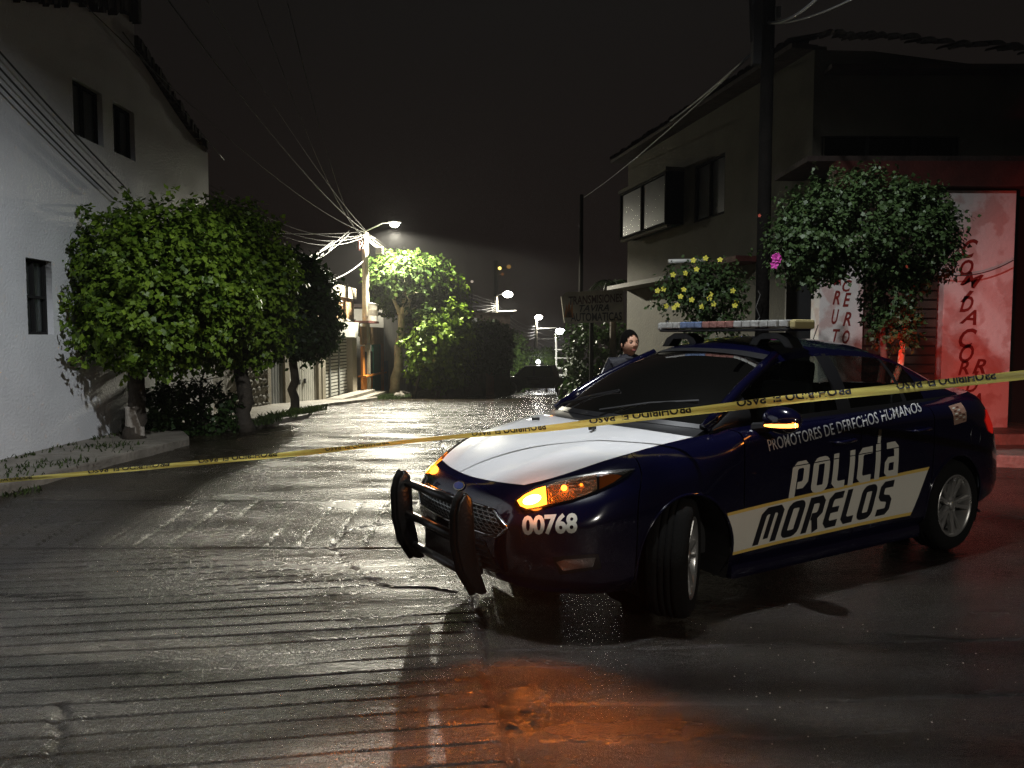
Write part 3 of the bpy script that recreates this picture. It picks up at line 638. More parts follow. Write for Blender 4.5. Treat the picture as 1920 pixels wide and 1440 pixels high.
# ================================================================== CABLES
def sag(a, b, s, n=14):
    a, b = Vector(a), Vector(b); return [a.lerp(b, k / n) + Vector((0, 0, -s * 4 * (k / n) * (1 - k / n))) for k in range(n + 1)]
def cable(a, b, s, r, label, m_='cable', group='overhead cables', n=14):
    mb = MB(); mb.tube(sag(a, b, s, n), r, 6); return mb.build('overhead_cable', M[m_], None, smooth=True, label=label, cat='cable', group=group)
hp = at(686, 436, 28)
ends = [(575, 270), (560, 285), (520, 300), (500, 305), (470, 318), (452, 330), (605, 250), (640, 300)]
for i, (ex, ey) in enumerate(ends):
    st = at(686 + random.uniform(-4, 3), 434 + i * 1.6, 28 + random.uniform(-.2, .2)); cable(st, at(686 + (ex - 686) * 3.2, 434 + (ey - 434) * 3.2, 9.5) if ex > 510 else Vector((-6.1, 15.0 + .1 * i, 4.9 - .1 * i)), .25 + .08 * i, .013 if i == 1 else .007, 'pale cable fanning up left from the bright lamp pole, ' + ('lowest and steepest', 'second steepest', 'third', 'fourth', 'fifth', 'flattest', 'rightmost but one', 'rightmost')[i] + ' of the fan', 'palecable', 'cables fanning up left from the lamp pole')
for i, (y0, y1) in enumerate(((438, 462), (442, 466), (449, 474), (452, 478), (446, 455))):
    st = at(690, y0, 28); cable(st, at(930, 566 + 4 * i, 52), .35 + .1 * i, .014 if i in (1, 2) else .009, ('topmost', 'second', 'third', 'fourth', 'lowest')[i] + ' cable at the bright pole of those running to the second pole', 'palecable', 'cables between the first two lamp poles')
for (sx_, sy_, ex, ey, eY, lb, r_) in ((684, 487, 600, 530, 24, 'pale service cable dropping from the lamp pole to the shop roof', .022), (684, 434, 330, 420, 17, 'thin cable running left from the lamp pole behind the tree tops', .012)):
    cable(at(sx_, sy_, 28), at(ex, ey, eY), .15, r_, lb, 'palecable', None)
# thicker pale pieces on two drop cables left of the pole
for (a_, b_, lb) in (((655, 432), (560, 492), 'upper drop cable with pale pieces left of the lamp pole'), ((657, 436), (560, 508), 'lower drop cable with pale pieces left of the lamp pole')):
    A_, B_ = at(*a_, 27), at(*b_, 20); o = MB().tube(sag(A_, B_, .1), .010, 5).build('drop_cable', M['cable'], None, label=lb, cat='cable')
    for (u0, u1) in ((.02, .20), (.38, .66), (.80, .97)) if a_[1] == 432 else ((.06, .14), (.2, .26), (.42, .5), (.6, .74), (.85, .92)):
        MB().tube([A_.lerp(B_, u0) + Vector((0, 0, -.02)), A_.lerp(B_, u1) + Vector((0, 0, -.06))], .026, 6).build('pale_piece', M['palecable'], o)
for i in range(5):
    cable(at(930, 568 + 4 * i, 52), at(1003, 612 + 5 * i, 85), .5 + .1 * i, .03, ('topmost', 'second', 'third', 'fourth', 'lowest')[i] + ' cable of those between the second and third lamp poles', 'palecable', 'cables between the second and third lamp poles')
    cable(at(930, 572 + 3 * i, 52), at(800, 560 + 6 * i, 40), .2 + .15 * i, .022, ('topmost', 'second', 'third', 'fourth', 'lowest')[i] + ' cable of those reaching left from the second lamp pole', 'palecable', 'cables left of the second lamp pole')
for i in range(4):
    cable(at(1003, 612 + 9 * i, 85), at(1085, 617 + 7 * i, 100), .4 + .2 * i, .04, ('topmost', 'second', 'third', 'fourth', 'lowest')[i] + ' cable of those running right from the third lamp pole', 'palecable', 'cables right of the third lamp pole')
for (q0, q1, px0, px1, py, Y) in ((0, 0, 905, 968, 585, 52), (0, 0, 990, 1044, 617, 85), (0, 0, 1000, 1080, 636, 95)):
    MB().tube([at(px0, py, Y), at(px1, py - 2, Y)], .06, 6).build('crossarm', M['whitepaint'], None, label={52: 'crossarm of the second lamp pole', 85: 'crossarm of the third lamp pole', 95: 'pale beam above the white railing'}[Y], cat='crossarm')
# cables passing over the foreground: their shadows cross the wet concrete
KZ = 4.0
for i, (c0_, c1_) in enumerate(((3.97, -.147), (3.30, -.045), (3.0, -.17))):
    lx, ly, lz = NEAR_LAMP['loc']; k = (lz - KZ) / lz; e = []
    for X in (-15, 9.8): e.append((lx + (X - lx) * k, ly + (c0_ + c1_ * X - ly) * k, KZ))
    cable(e[0], e[1], .02, .026, ('farthest', 'middle', 'nearest')[i] + ' black cable crossing over the foreground, above the picture', 'cable', 'cables crossing over the foreground')
# three cables running close to the pale house wall
for (x0, y0, x1, y1, Ya, Yb) in ((-60, 30, 245, 362, 8.0, 11.0), (-60, 62, 222, 362, 7.8, 10.8), (-60, 95, 212, 372, 7.8, 10.8), (230, 60, 420, 300, 11.5, 14.4)):
    A_ = at(x0, y0, Ya * 1.0); B_ = at(x1, y1, Yb)
    A_.x = max(A_.x, WX + .07); A_ = hit(x0, y0, (WX + .08, 0, 0), (1, 0, 0)); B_ = hit(x1, y1, (WX + .07, 0, 0), (1, 0, 0))
    cable(A_, B_, .03, .009 if x0 > 0 else .012, {30: 'topmost thin cable strung along the pale house wall', 62: 'second thin cable strung along the pale house wall', 95: 'lowest thin cable strung along the pale house wall', 60: 'short thin cable right of the two upper windows'}[y0], 'cable', 'cables along the pale house wall')

# ================================================================== MID DISTANCE TREES
t4 = empty('tree', label='tall tree with pale trunk lit from above by the bright lamp', cat='tree')
crown_mesh('crown', [((-3.9, 29.3, 3.85), (1.35, 1.3, .75)), ((-4.6, 29, 3.55), (.75, .8, .65)), ((-3.4, 29.4, 3.65), (.75, .8, .65)), ((-4.5, 29.4, 2.75), (.5, .6, .2)), ((-3.3, 29.3, 2.6), (.7, .9, .6))], 850, 9, .17, M['limeleaf'], t4, seed=11, jit=.16, inner=.5, droop=.6)
pt = at(740, 740, 28.6); trunk_mesh((pt.x, pt.y, gz(28.6)), at(756, 575, 28.8), .20, .12, [((.5, 0, .9), 1.2), ((-.4, 0, 1), 1.2), ((.1, 0, 1), 1.5), ((.6, .2, .3), 1.0)], M['palebark'], t4, wob=.05, seed=9)
t5 = empty('tree', label='small leafy tree leaning beside the tall lit tree', cat='tree')
crown_mesh('crown', [((-3.0, 28.6, 1.25), (1.0, 1.0, .95)), ((-3.2, 28.6, .35), (.5, .8, .35)), ((-2.35, 28.9, 1.9), (.65, .8, .8)), ((-2.3, 29, .75), (.55, .7, .8))], 800, 9, .17, M['ficus'], t5, seed=12, jit=.16, inner=.5, droop=.7)
pt = at(776, 742, 28); trunk_mesh((pt.x, pt.y, gz(28)), at(800, 660, 28), .06, .04, ll, M['bark'], t5, seed=3); 
t6 = empty('tree', label='dark feathery tree right of the tall lit tree, in shadow', cat='tree')
crown_mesh('crown', [((-2.75, 32, 2.6), (.75, 1, 1.5)), ((-2.35, 32.5, 1.5), (.7, 1, 1.1)), ((-2.9, 32, .6), (.7, 1, .9))], 900, 9, .19, M['ficus'], t6, seed=13, jit=.2, inner=.5, droop=.9)
trunk_mesh((-2.9, 32.2, gz(32.2)), (-2.6, 32.2, 1.6), .12, .07, ll, M['bark'], t6, seed=4)
t7 = empty('clipped_tree', label='black box-clipped tree in the middle distance under the second lamp', cat='tree')
pc = at(907, 650, 38)
crown_mesh('crown', [((pc.x, 38, pc.z + .02), (1.22, 1.2, 1.02))], 1500, 9, .15, M['ficusdark'], t7, seed=14, jit=.10, inner=.6, flat=4.5)
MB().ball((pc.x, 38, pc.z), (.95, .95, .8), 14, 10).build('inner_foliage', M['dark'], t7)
trunk_mesh((pc.x - .2, 38, gz(38)), (pc.x - .1, 38, pc.z - .6), .11, .09, ll, M['bark'], t7, seed=6)
t8 = empty('clipped_tree', label='second dark clipped tree, left of the black box-clipped one', cat='tree')
pc = at(868, 665, 36)
crown_mesh('crown', [((pc.x, 36, pc.z - .2), (.65, .8, 1.0))], 900, 9, .15, M['bougleaf'], t8, seed=15, jit=.12, inner=.6, flat=3)
trunk_mesh((pc.x, 36, gz(36)), (pc.x, 36, pc.z - .6), .11, .09, ll, M['bark'], t8, seed=7)
t9 = empty('tree', label='green tree lit by far lamps, above the pickup bonnet', cat='tree')
pc = at(980, 665, 62)
crown_mesh('crown', [((pc.x - .6, 62, pc.z), (.9, 1.2, 1.5)), ((pc.x + .5, 62, pc.z - .7), (1.2, 1.2, .8)), ((pc.x - .8, 60, pc.z - 2.2), (1.2, 1.2, .8))], 700, 8, .26, M['limeleaf'], t9, seed=16, jit=.22, inner=.5)
trunk_mesh((pc.x, 62, gz(62)), (pc.x, 62, pc.z - .6), .14, .09, ll, M['bark'], t9, seed=8)
t10 = empty('shrub', label='yellow lit shrub beside the low floodlight', cat='shrub')
pc = at(1025, 672, 62); crown_mesh('crown', [((pc.x, 62, pc.z - .2), (1.0, 1.0, .75))], 260, 8, .26, M['limeleaf'], t10, seed=17, jit=.2)
trunk_mesh((pc.x, 62, gz(62)), (pc.x, 62, pc.z - .3), .08, .05, [], M['bark'], t10, seed=8)
# posts below the clipped tree
pq = at(919, 718, 40); e_ = empty('gate_post', (pq.x, 40, gz(40)), label='salmon painted gate post under the black clipped tree', cat='post'); MB().box((0, 0, 1.05), (.42, .3, 2.1)).build('shaft', mat('salmon_paint', (.42, .16, .12), .7, var=.2), e_); MB().box((0, 0, 2.13), (.5, .36, .07)).build('cap', M['beige'], e_)
# box building behind the clipped trees and dark houses flanking the far street
far = empty('house', (-4.2, 44, gz(44)), label='dark box-shaped house behind the clipped trees with a faint window', cat='house')
MB().box((1.9, 0, 2.25), (4.4, 4, 4.5)).build('wall', M['rooft'], far); MB().box((1.75, -2.05, 3.85), (1.3, .1, .9)).build('window', M['greypaint'], far); MB().box((1.9, 0, 4.55), (4.7, 4.3, .12)).build('roof', M['rooft'], far)
far = empty('house', (-12.5, 40, gz(40)), label='dark house block behind the tall lit tree on the left', cat='house')
MB().box((2, 0, 2.2), (9, 8, 4.4)).build('wall', M['plaster_dim'], far); MB().box((2, 0, 4.45), (9.4, 8.4, .15)).build('roof', M['rooft'], far)
# white railing at the far bend
rl = empty('railing', label='white railing with pale gate frame at the bend behind the pickup', cat='railing')
for (a_, b_) in (((1040, 655), (1082, 657)), ((1040, 671), (1082, 672)), ((1046, 690), (1082, 691)), ((1046, 703), (1082, 705))):
    MB().tube([at(*a_, 60), at(*b_, 60)], .05 if a_[1] < 680 else .09, 6).build('rail', M['whitepaint'], rl)
for px in (1043, 1062, 1073, 1080): 
    b_ = at(px, 710, 60); t_ = at(px, 636 if px == 1043 else 655 if px == 1080 else 690, 60); MB().tube([b_, t_], .07, 6).build('post', M['whitepaint'], rl)
MB().box(at(1034, 680, 64), (.9, .3, 1.6)).build('panel', M['whitepaint'], rl); MB().box(at(1087, 670, 60), (.45, .3, 2.4)).build('pillar', M['plaster_dim'], rl)

# ================================================================== PICKUP (dark, far)
def pickup():
    Y = 46; c = at(1012, 742, Y); z = gz(Y)
    t = empty('pickup_truck', (c.x, Y, z), rad(-14), label='dark pickup truck parked across the street in the distance', cat='pickup truck')
    body = MB(); prof = [(-2.65, .45), (-2.62, .95), (-1.45, 1.08), (-1.0, 1.08), (2.55, 1.05), (2.6, .5), (1.95, .42), (1.75, .7), (1.2, .7), (1.0, .42), (-1.05, .40), (-1.3, .72), (-1.85, .72), (-2.05, .42)]
    body.prism([(x, 0, y) for x, y in prof], (0, -.9, 0), (0, .9, 0)); dk = mat('dark_truck_paint', (.03, .03, .045), .25, spec=.6, coat=.6); bo = body.build('body', dk, t, bevel=.04)
    cab = MB(); pts = [(-1.45, 1.08), (-.75, 1.70), (.75, 1.74), (1.05, 1.08)]
    lo, hi = [], []
    cab.add([(-1.45, -.85, 1.07), (-1.45, .85, 1.07), (1.05, .85, 1.07), (1.05, -.85, 1.07), (-.75, -.68, 1.70), (-.75, .68, 1.70), (.85, .68, 1.74), (.85, -.68, 1.74)], [(0, 1, 5, 4), (1, 2, 6, 5), (2, 3, 7, 6), (3, 0, 4, 7), (4, 5, 6, 7)]); cab.build('cab', dk, t, bevel=.05)
    for (a, b) in ((-1.15, -.25), (-.15, .78)):
        for s in (-1, 1):
            k = lambda x, z_: (x, s * (.85 - (z_ - 1.07) * .265 + .012), z_)
            xa = a + (.18 if a < -1 else 0); MB().add([k(a + .05, 1.12), k(b, 1.12), k(b, 1.62), k(xa + .28 if a < -1 else a, 1.62)], [(0, 1, 2, 3)]).build('window', M['blackgloss'], t)
    MB().add([(-1.42, -.74, 1.13), (-1.42, .74, 1.13), (-.82, .62, 1.66), (-.82, -.62, 1.66)], [(0, 1, 2, 3)]).build('windscreen', M['blackgloss'], t)
    for s in (-1, 1):
        MB().box((-2.63, s * .65, .85), (.08, .34, .16)).build('headlight', M['whitepaint'], t)
        for x in (-1.58, 1.48):
            wmb = MB(); wmb.tube([(x, s * .70, .37), (x, s * .92, .37)], .37, 20); w = wmb.build('wheel', M['blackgloss'], t); MB().tube([(x, s * .915, .37), (x, s * .935, .37)], .2, 12).build('rim', M['steel'], w)
    MB().box((-2.68, 0, .5), (.12, 1.75, .2)).build('bumper', M['greypaint'], t)
    MB().box((-.2, -.91, .80), (.7, .02, .22)).build('door_panel', M['greypaint'], t); MB().box((0, 0, 1.80), (.25, 1.1, .1)).build('roof_bar', M['whitepaint'], t)
pickup()
mc = empty('motorcycle', at(1096, 712, 24), label='dark parked motorcycle beside the signboard post, half hidden by the patrol car', cat='motorcycle')
mc.location.z = gz(24); mc.rotation_euler = (0, 0, .5)
for x in (-.62, .62):
    w = MB(); pts = [(x + .29 * math.cos(a), 0, .32 + .29 * math.sin(a)) for a in np.linspace(0, 6.283, 21)]; w.tube(pts, .045, 6); w.build('wheel', M['blackgloss'], mc)
MB().tube([(.62, 0, .32), (.38, 0, 1.0)], .03, 6).build('fork', M['steel'], mc); MB().tube([(.42, -.35, 1.05), (.36, 0, 1.02), (.42, .35, 1.05)], .018, 6).build('handlebar', M['steel'], mc)
MB().ball((.12, 0, .82), (.28, .15, .14), 12, 8).build('fuel_tank', M['blackgloss'], mc, smooth=True); MB().box((-.35, 0, .80), (.62, .24, .10)).build('seat', M['blackgloss'], mc, bevel=.03); MB().box((0, 0, .45), (.4, .24, .34)).build('engine', M['steel'], mc, bevel=.03); MB().ball((.48, 0, .92), .10, 10, 8).build('headlight', M['steel'], mc, smooth=True)

# ================================================================== RIGHT SIDE
RA = Vector((2.77, 18.6, 0)); RB = Vector((4.38, 11.4, 0)); RD = (RB - RA).normalized(); RN = Vector((RD.y, -RD.x, 0)); 
if RN.x > 0: RN = -RN
def rhit(px, py): return hit(px, py, RA, RN)
rh = empty('house', label='large dark two storey house on the right with bay window and tiled eaves', cat='house')
Lr = (RB - RA).length
def rc_(px, py):
    p = rhit(px, py); return ((p - RA).dot(RD), p.z)
eave = [rc_(1172, 322), rc_(1300, 238), rc_(1450, 148)]; zt0 = eave[0][1]
w1 = [rc_(1191, 360), rc_(1280, 330), rc_(1280, 430), rc_(1191, 443)]; w2 = [rc_(1303, 308), rc_(1358, 290), rc_(1358, 400), rc_(1303, 418)]
def rect(w): 
    a = min(p[0] for p in w); b = max(p[0] for p in w); c = sum(sorted(p[1] for p in w)[:2]) / 2; d = sum(sorted(p[1] for p in w)[2:]) / 2; return a, b, c, d
W1, W2 = rect(w1), rect(w2)
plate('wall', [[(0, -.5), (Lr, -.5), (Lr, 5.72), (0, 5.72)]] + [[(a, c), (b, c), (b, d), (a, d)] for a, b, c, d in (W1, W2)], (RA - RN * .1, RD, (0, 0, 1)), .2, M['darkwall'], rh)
for i, (a, b, c, d) in enumerate((W1, W2)):
    off = .35 if i == 0 else -.05; fr = MB(); t = .05
    def bb(mb, x0, x1, z0, z1, o=off, th=.06): 
        p = RA + RD * ((x0 + x1) / 2) + RN * o; return mb.box((p.x, p.y, (z0 + z1) / 2), (x1 - x0, th, z1 - z0), rz=math.atan2(RD.y, RD.x))
    for (x0, x1, z0, z1) in ((a, b, c, c + t), (a, b, d - t, d), (a, a + t, c + t, d - t), (b - t, b, c + t, d - t), ((a + b) / 2 - t / 2, (a + b) / 2 + t / 2, c + t, d - t)): bb(fr, x0, x1, z0, z1)
    w = fr.build('window', M['frame'], rh); q = MB(); bb(q, a + t, b - t, c + t, d - t, off - .01, .008); q.build('pane', M['pane'], w)
    q = MB(); bb(q, a, b, c, d, -.16, .02); q.build('curtain', M['curtain2'], w)
    q = MB(); bb(q, a - .02, b + .02, c - .06, c - .002, off - .05, .10); q.build('sill', M['darkwall'], w)
    if i == 0:
        for (x0, x1) in ((a - .03, a + .02), (b - .02, b + .03)): 
            q = MB(); bb(q, x0, x1, c, d, .15, .40); q.build('bay_side', M['frame'], w)
        q = MB(); bb(q, a - .05, b + .05, d + .002, d + .08, .16, .48); q.build('bay_top', M['darkwall'], w)
# front wall facing the camera
FX0, FX1, FY_ = 4.38, 9.5, 11.4
def fp(px, py): p = hit(px, py, (0, FY_, 0), (0, 1, 0)); return (p.x, p.z)
dwin = [fp(1540, 340), fp(1800, 340), fp(1800, 255), fp(1540, 255)]
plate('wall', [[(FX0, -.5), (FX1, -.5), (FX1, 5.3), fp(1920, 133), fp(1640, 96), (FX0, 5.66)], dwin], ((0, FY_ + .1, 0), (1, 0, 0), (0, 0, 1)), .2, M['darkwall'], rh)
MB().box((7.0, 12.4, 2.6), (5.2, .05, 5.2)).build('inner_wall', M['dark'], rh)
fr = MB(); x0, x1, z0_, z1_ = dwin[0][0], dwin[1][0], dwin[0][1], dwin[2][1]
for k in range(4):
    x = x0 + (x1 - x0) * k / 3; fr.box((x, FY_ + .06, (z0_ + z1_) / 2), (.05, .05, z1_ - z0_))
fr.box(((x0 + x1) / 2, FY_ + .06, z0_ + .025), (x1 - x0, .06, .05)); wo = fr.build('window', M['frame'], rh); MB().box(((x0 + x1) / 2, FY_ + .08, (z0_ + z1_) / 2), (x1 - x0, .008, z1_ - z0_)).build('pane', M['pane'], wo)
# eaves: barrel tiles one by one
tile_me = MB(); n = 7; a_ = []; 
for k in range(n):
    an = math.pi * k / (n - 1); a_.append((math.cos(an) * .10, math.sin(an) * .07))
vs = [(0, x, z) for x, z in a_] + [(-.55, x * .8, z * .8 + .16) for x, z in a_]; tile_me.add(vs, [(i, i + 1, n + i + 1, n + i) for i in range(n - 1)])
tm = bpy.data.meshes.new('roof_tile'); tm.from_pydata(tile_me.v, [], tile_me.f); tm.materials.append(M['rooft'])
def eave_run(A, B, out, n_, parent):
    d = (B - A); nn = Vector(out)
    for k in range(n_):
        p = A + d * ((k + .5) / n_); o = bpy.data.objects.new('roof_tile', tm); C.objects.link(o); o.parent = parent; o.location = p + nn * .38 + Vector((0, 0, random.uniform(-.02, .02)))
        o.rotation_euler = (0, random.uniform(-.06, .06), math.atan2(nn.y, nn.x)); o.scale = (1, (d.length / n_) / .2, 1)
eave_run(Vector((RA.x, RA.y, 5.76)) - RD * .25, Vector((RB.x, RB.y, 5.76)), RN, 34, rh)
eave_run(Vector((FX0, FY_, 5.74)), Vector((fp(1640, 96)[0], FY_, fp(1640, 96)[1] + .06)), (0, -1, 0), 6, rh)
eave_run(Vector((fp(1640, 96)[0], FY_, fp(1640, 96)[1] + .06)), Vector((9.3, FY_, 5.36)), (0, -1, 0), 17, rh)
q = MB(); p = RA + RD * (Lr / 2 - .1) + RN * .16; q.box((p.x, p.y, 5.70), (Lr + .2, .42, .07), rz=math.atan2(RD.y, RD.x)); q.build('soffit', M['rooft'], rh)
MB().box((7.2, 11.22, 5.32), (5.4, .30, .06)).build('soffit', M['rooft'], rh)
# concrete ledges over the ground floor
for (pa, pb_, nm, m_) in (((1175, 545), (1290, 517), 'ledge', 'plaster_dim'), ((1325, 508), (1432, 482), 'awning', 'rust')):
    a_ = rhit(*pa); b_ = rhit(*pb_); c_ = (a_ + b_) / 2 + RN * .25; MB().box((c_.x, c_.y, c_.z), ((b_ - a_).length, .5, .09), rz=math.atan2(RD.y, RD.x)).build(nm, M[m_], rh)
# shop front volume
sf = empty('eatery', label='corner eatery front with dark openings and red beam on the right', cat='shop')
SY = 10.4
def sp_(px, py): p = hit(px, py, (0, SY, 0), (0, 1, 0)); return p.x, p.z
bx0, bz0 = sp_(1700, 352); bx1, bz1 = 9.5, sp_(1700, 306)[1]
MB().box(((bx0 + bx1) / 2 - .5, SY - .02, (bz0 + bz1) / 2), (bx1 - bx0 + 1.0, .24, bz1 - bz0)).build('beam', M['rust'], sf)
MB().box((6.6, SY + .55, bz1 + .04), (5.4, 1.3, .07)).build('canopy', M['rooft'], sf)
MB().box((6.6, SY + .9, 1.8), (5.2, .05, 3.4)).build('back_wall', M['dark'], sf)
sx0 = sp_(1619, 600)[0]; sx1 = sp_(1764, 600)[0]
sh = MB(); sh.box(((sx0 + sx1) / 2, SY + .12, 1.75), (sx1 - sx0, .02, 3.3)); so = sh.build('shutter', M['dark'], sf)
for k in range(26): MB().box(((sx0 + sx1) / 2, SY + .095, .2 + k * .125), (sx1 - sx0 - .02, .03, .10)).build('slat', M['greypaint'] if False else M['wood'], so)
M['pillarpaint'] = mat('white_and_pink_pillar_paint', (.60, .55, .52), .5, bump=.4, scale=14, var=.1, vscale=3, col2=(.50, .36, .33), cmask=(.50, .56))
M['lettering'] = mat('dark_red_lettering', (.17, .012, .008), .55, var=.25, vscale=12)
def pillar(px0, px1, py0, lb, nm='painted_pillar', zb_=.14):
    x0, _ = sp_(px0, 600); x1, _ = sp_(px1, 600); zt_ = sp_(px0, py0)[1]; t = empty(nm, ((x0 + x1) / 2, SY, zb_), label=lb, cat='pillar')
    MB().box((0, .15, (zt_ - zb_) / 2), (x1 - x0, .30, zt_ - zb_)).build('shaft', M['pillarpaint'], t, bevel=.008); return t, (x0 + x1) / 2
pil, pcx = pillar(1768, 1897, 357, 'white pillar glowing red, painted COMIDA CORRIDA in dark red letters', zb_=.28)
def vert_text(letters, parent, cx_, zb_, h):
    for (ch, px, py, w_, hh, ang) in letters:
        me = text_mesh(ch, .022, extrude=0, shear=.35); x0, x1, y0, y1 = bounds(me); p = sp_(px, py); ww = w_ / F * SY; h2 = hh / F * SY; ca, sa = math.cos(ang), math.sin(ang)
        def fn(c):
            a = ((c.x - x0) / (x1 - x0) - .5) * ww; b = ((c.y - y0) / (y1 - y0) - .5) * h2; return Vector((p[0] - cx_ + a * ca - b * sa, -.0035, p[1] - zb_ + a * sa + b * ca))
        map_mesh(me, fn); finish('letter', me, M['lettering'], parent)
vert_text([('C', 1818, 466, 28, 36, -.1), ('O', 1812, 502, 26, 30, 0), ('M', 1822, 525, 38, 28, -.25), ('I', 1813, 556, 20, 24, -.2), ('D', 1812, 570, 26, 30, 0), ('A', 1816, 594, 32, 28, -.1), ('C', 1814, 634, 32, 38, -.1), ('O', 1812, 663, 28, 34, 0), ('R', 1806, 690, 22, 26, .1), ('R', 1836, 687, 26, 28, 0), ('I', 1828, 706, 14, 20, 0), ('D', 1822, 722, 24, 28, 0), ('A', 1828, 750, 26, 26, 0)], pil, pcx, .28, 1)
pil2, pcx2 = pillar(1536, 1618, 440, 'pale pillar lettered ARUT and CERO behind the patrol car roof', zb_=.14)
vert_text([('A', 1570, 524, 14, 22, 0), ('R', 1568, 558, 14, 26, 0), ('U', 1566, 594, 14, 28, 0), ('T', 1568, 630, 14, 26, 0), ('C', 1588, 536, 18, 22, 0), ('E', 1588, 562, 16, 26, 0), ('R', 1588, 598, 16, 26, 0), ('O', 1586, 632, 14, 26, 0)], pil2, pcx2, .14, 1)
# bougainvillea standing in front
bt = empty('bougainvillea', label='clipped bougainvillea with dense dome crown in front of the right-hand shop', cat='tree')
def bp(px, py, Y): return at(px, py, Y)
c0 = bp(1620, 430, 8.15); BY = 8.15
crown_mesh('crown', [((c0.x + .05, BY, c0.z + .03), (.92, .55, .52)), ((c0.x - .62, BY - .1, c0.z - .17), (.35, .36, .40)), ((c0.x + .50, BY, c0.z - .10), (.38, .42, .46)), ((c0.x + .30, BY, c0.z - .70), (.22, .28, .30)), ((c0.x + .34, BY, c0.z - 1.0), (.20, .24, .20))], 2300, 10, .047, M['bougleaf'], bt, seed=21, jit=.055, flat=2.3, inner=.45)
r_ = bp(1693, 660, BY); trunk_mesh((r_.x - .2, BY, .1), (c0.x + .5, BY, c0.z - .5), .035, .03, ll[:3], M['palebark'], bt, seed=3); trunk_mesh((r_.x - .3, BY, .1), (c0.x + .25, BY, c0.z - .4), .04, .03, ll[:3], M['bark'], bt, seed=5)
def flowers(name, pts, r, m_, parent, petals=5):
    for p in pts:
        mb = MB(); ax = Vector((random.uniform(-.4, .4), -1, random.uniform(-.1, .5))).normalized(); u = ax.orthogonal().normalized(); v = ax.cross(u)
        for k in range(petals):
            a = 6.283 * k / petals; d = u * math.cos(a) + v * math.sin(a); s = u * math.cos(a + 1.57) + v * math.sin(a + 1.57); P0 = Vector(p); mb.add([P0, P0 + d * r * .6 + s * r * .38 + ax * r * .15, P0 + d * r, P0 + d * r * .6 - s * r * .38 + ax * r * .15], [(0, 1, 2, 3)])
        mb.build(name, m_, parent)
flowers('flower', [bp(1457 + random.uniform(-7, 7), 488 + random.uniform(-9, 9), 7.6) for _ in range(5)], .045, M['mpetal'], bt)
flowers('flower', [bp(x, y, 7.6) for x, y in ((1424, 404), (1700, 500))], .018, mat('red_petal', (.35, .05, .02), .6), bt)
fb = empty('flowering_shrub', label='tall shrub dotted with yellow trumpet flowers in front of the dark house', cat='shrub')
c1 = bp(1325, 555, 10.2)
crown_mesh('crown', [((c1.x, 10.2, c1.z), (.42, .4, .36)), ((c1.x - .1, 10.2, c1.z + .2), (.55, .4, .18)), ((c1.x + .2, 10.2, c1.z - .15), (.3, .35, .3)), ((c1.x - .5, 10.2, c1.z - .02), (.2, .2, .1)), ((c1.x + .1, 10.2, c1.z - .7), (.35, .35, .6))], 560, 9, .055, M['bougleaf'], fb, seed=31, jit=.08, inner=.5)
trunk_mesh((c1.x, 10.3, .1), (c1.x, 10.25, c1.z - .3), .04, .03, ll, M['bark'], fb, seed=6)
flowers('flower', [bp(x, y, 9.8) for x, y in ((1233, 545), (1244, 542), (1249, 574), (1264, 577), (1270, 572), (1300, 488), (1306, 505), (1323, 484), (1316, 575), (1330, 560), (1332, 552), (1282, 543), (1276, 556), (1350, 487), (1378, 573), (1381, 566), (1297, 562), (1338, 570), (1262, 515), (1285, 512), (1374, 545))], .040, M['ypetal'], fb)
tl = at(1289, 490, 10.6); MB().tube([tl + Vector((-.26, 0, .0)), tl + Vector((.28, .1, .02))], .03, 10).build('fluorescent_tube', M['whitepaint'], None, smooth=True, label='unlit white tube lamp fixed above the yellow flowers', cat='tube lamp')
# right pole
rp_ = at(1428, 640, 9.6); rpole = empty('utility_pole', (rp_.x, 9.6, 0), label='dark utility pole rising out of the picture behind the patrol car', cat='utility pole')
MB().tube([(0, 0, 0), (0, 0, 4), (.03, 0, 8.6)], [.088, .08, .07], 12).build('pole', M['darkpole'], rpole, smooth=True)
zq = at(1410, 120, 9.6).z; MB().box((-.14, -.02, at(0, 60, 9.6).z), (.10, .10, .8)).build('meter_box', M['dark'], rpole); MB().tube([(-.16, 0, 5.1), (-.2, 0, 5.9)], .05, 8).build('insulator', M['dark'], rpole); MB().box((.12, 0, at(0, 25, 9.6).z), (.05, .08, .14)).build('insulator', M['greypaint'], rpole)
wt = MB(); a_ = at(1421, 545, 9.35) ; wt.tube([a_ - Vector((rp_.x, 9.6, 0)) + Vector(q_) for q_ in ((0, 0, 0), (.03, 0, -.05), (-.02, 0, -.2), (.03, 0, -.32), (-.05, 0, -.42), (.05, 0, -.44))], .006, 5); wt.build('loose_wire', M['palecable'], rpole)
for (x0, y0, Y0, x1, y1, Y1, r_, lb) in ((1412, 98, 9.6, 1200, 262, 20, .02, 'cable dropping from the dark utility pole down to the left eave'), (1440, 42, 9.6, 1560, -30, 6.5, .02, 'cable leaving the dark utility pole toward the upper right'), (1441, 45, 9.6, 1700, -60, 6.0, .012, 'second thin cable leaving the utility pole to the upper right'), (1412, 100, 9.6, 1095, 370, 25, .012, 'thin cable from the utility pole to the far dark post'), (1760, 512, 10.3, 1900, 488, 10.3, .008, 'thin black cable crossing the red lit pillar')):
    cable(at(x0, y0, Y0), at(x1, y1, Y1), .1, r_, lb, 'cable', None)
sp0 = at(1088, 700, 25); spost = MB().tube([(sp0.x, 25, gz(25)), (sp0.x + .01, 25, at(1090, 365, 25).z)], [.09, .06], 10).build('dark_post', M['darkpole'], None, smooth=True, label='tall thin dark post rising behind the hand painted signboard', cat='post')
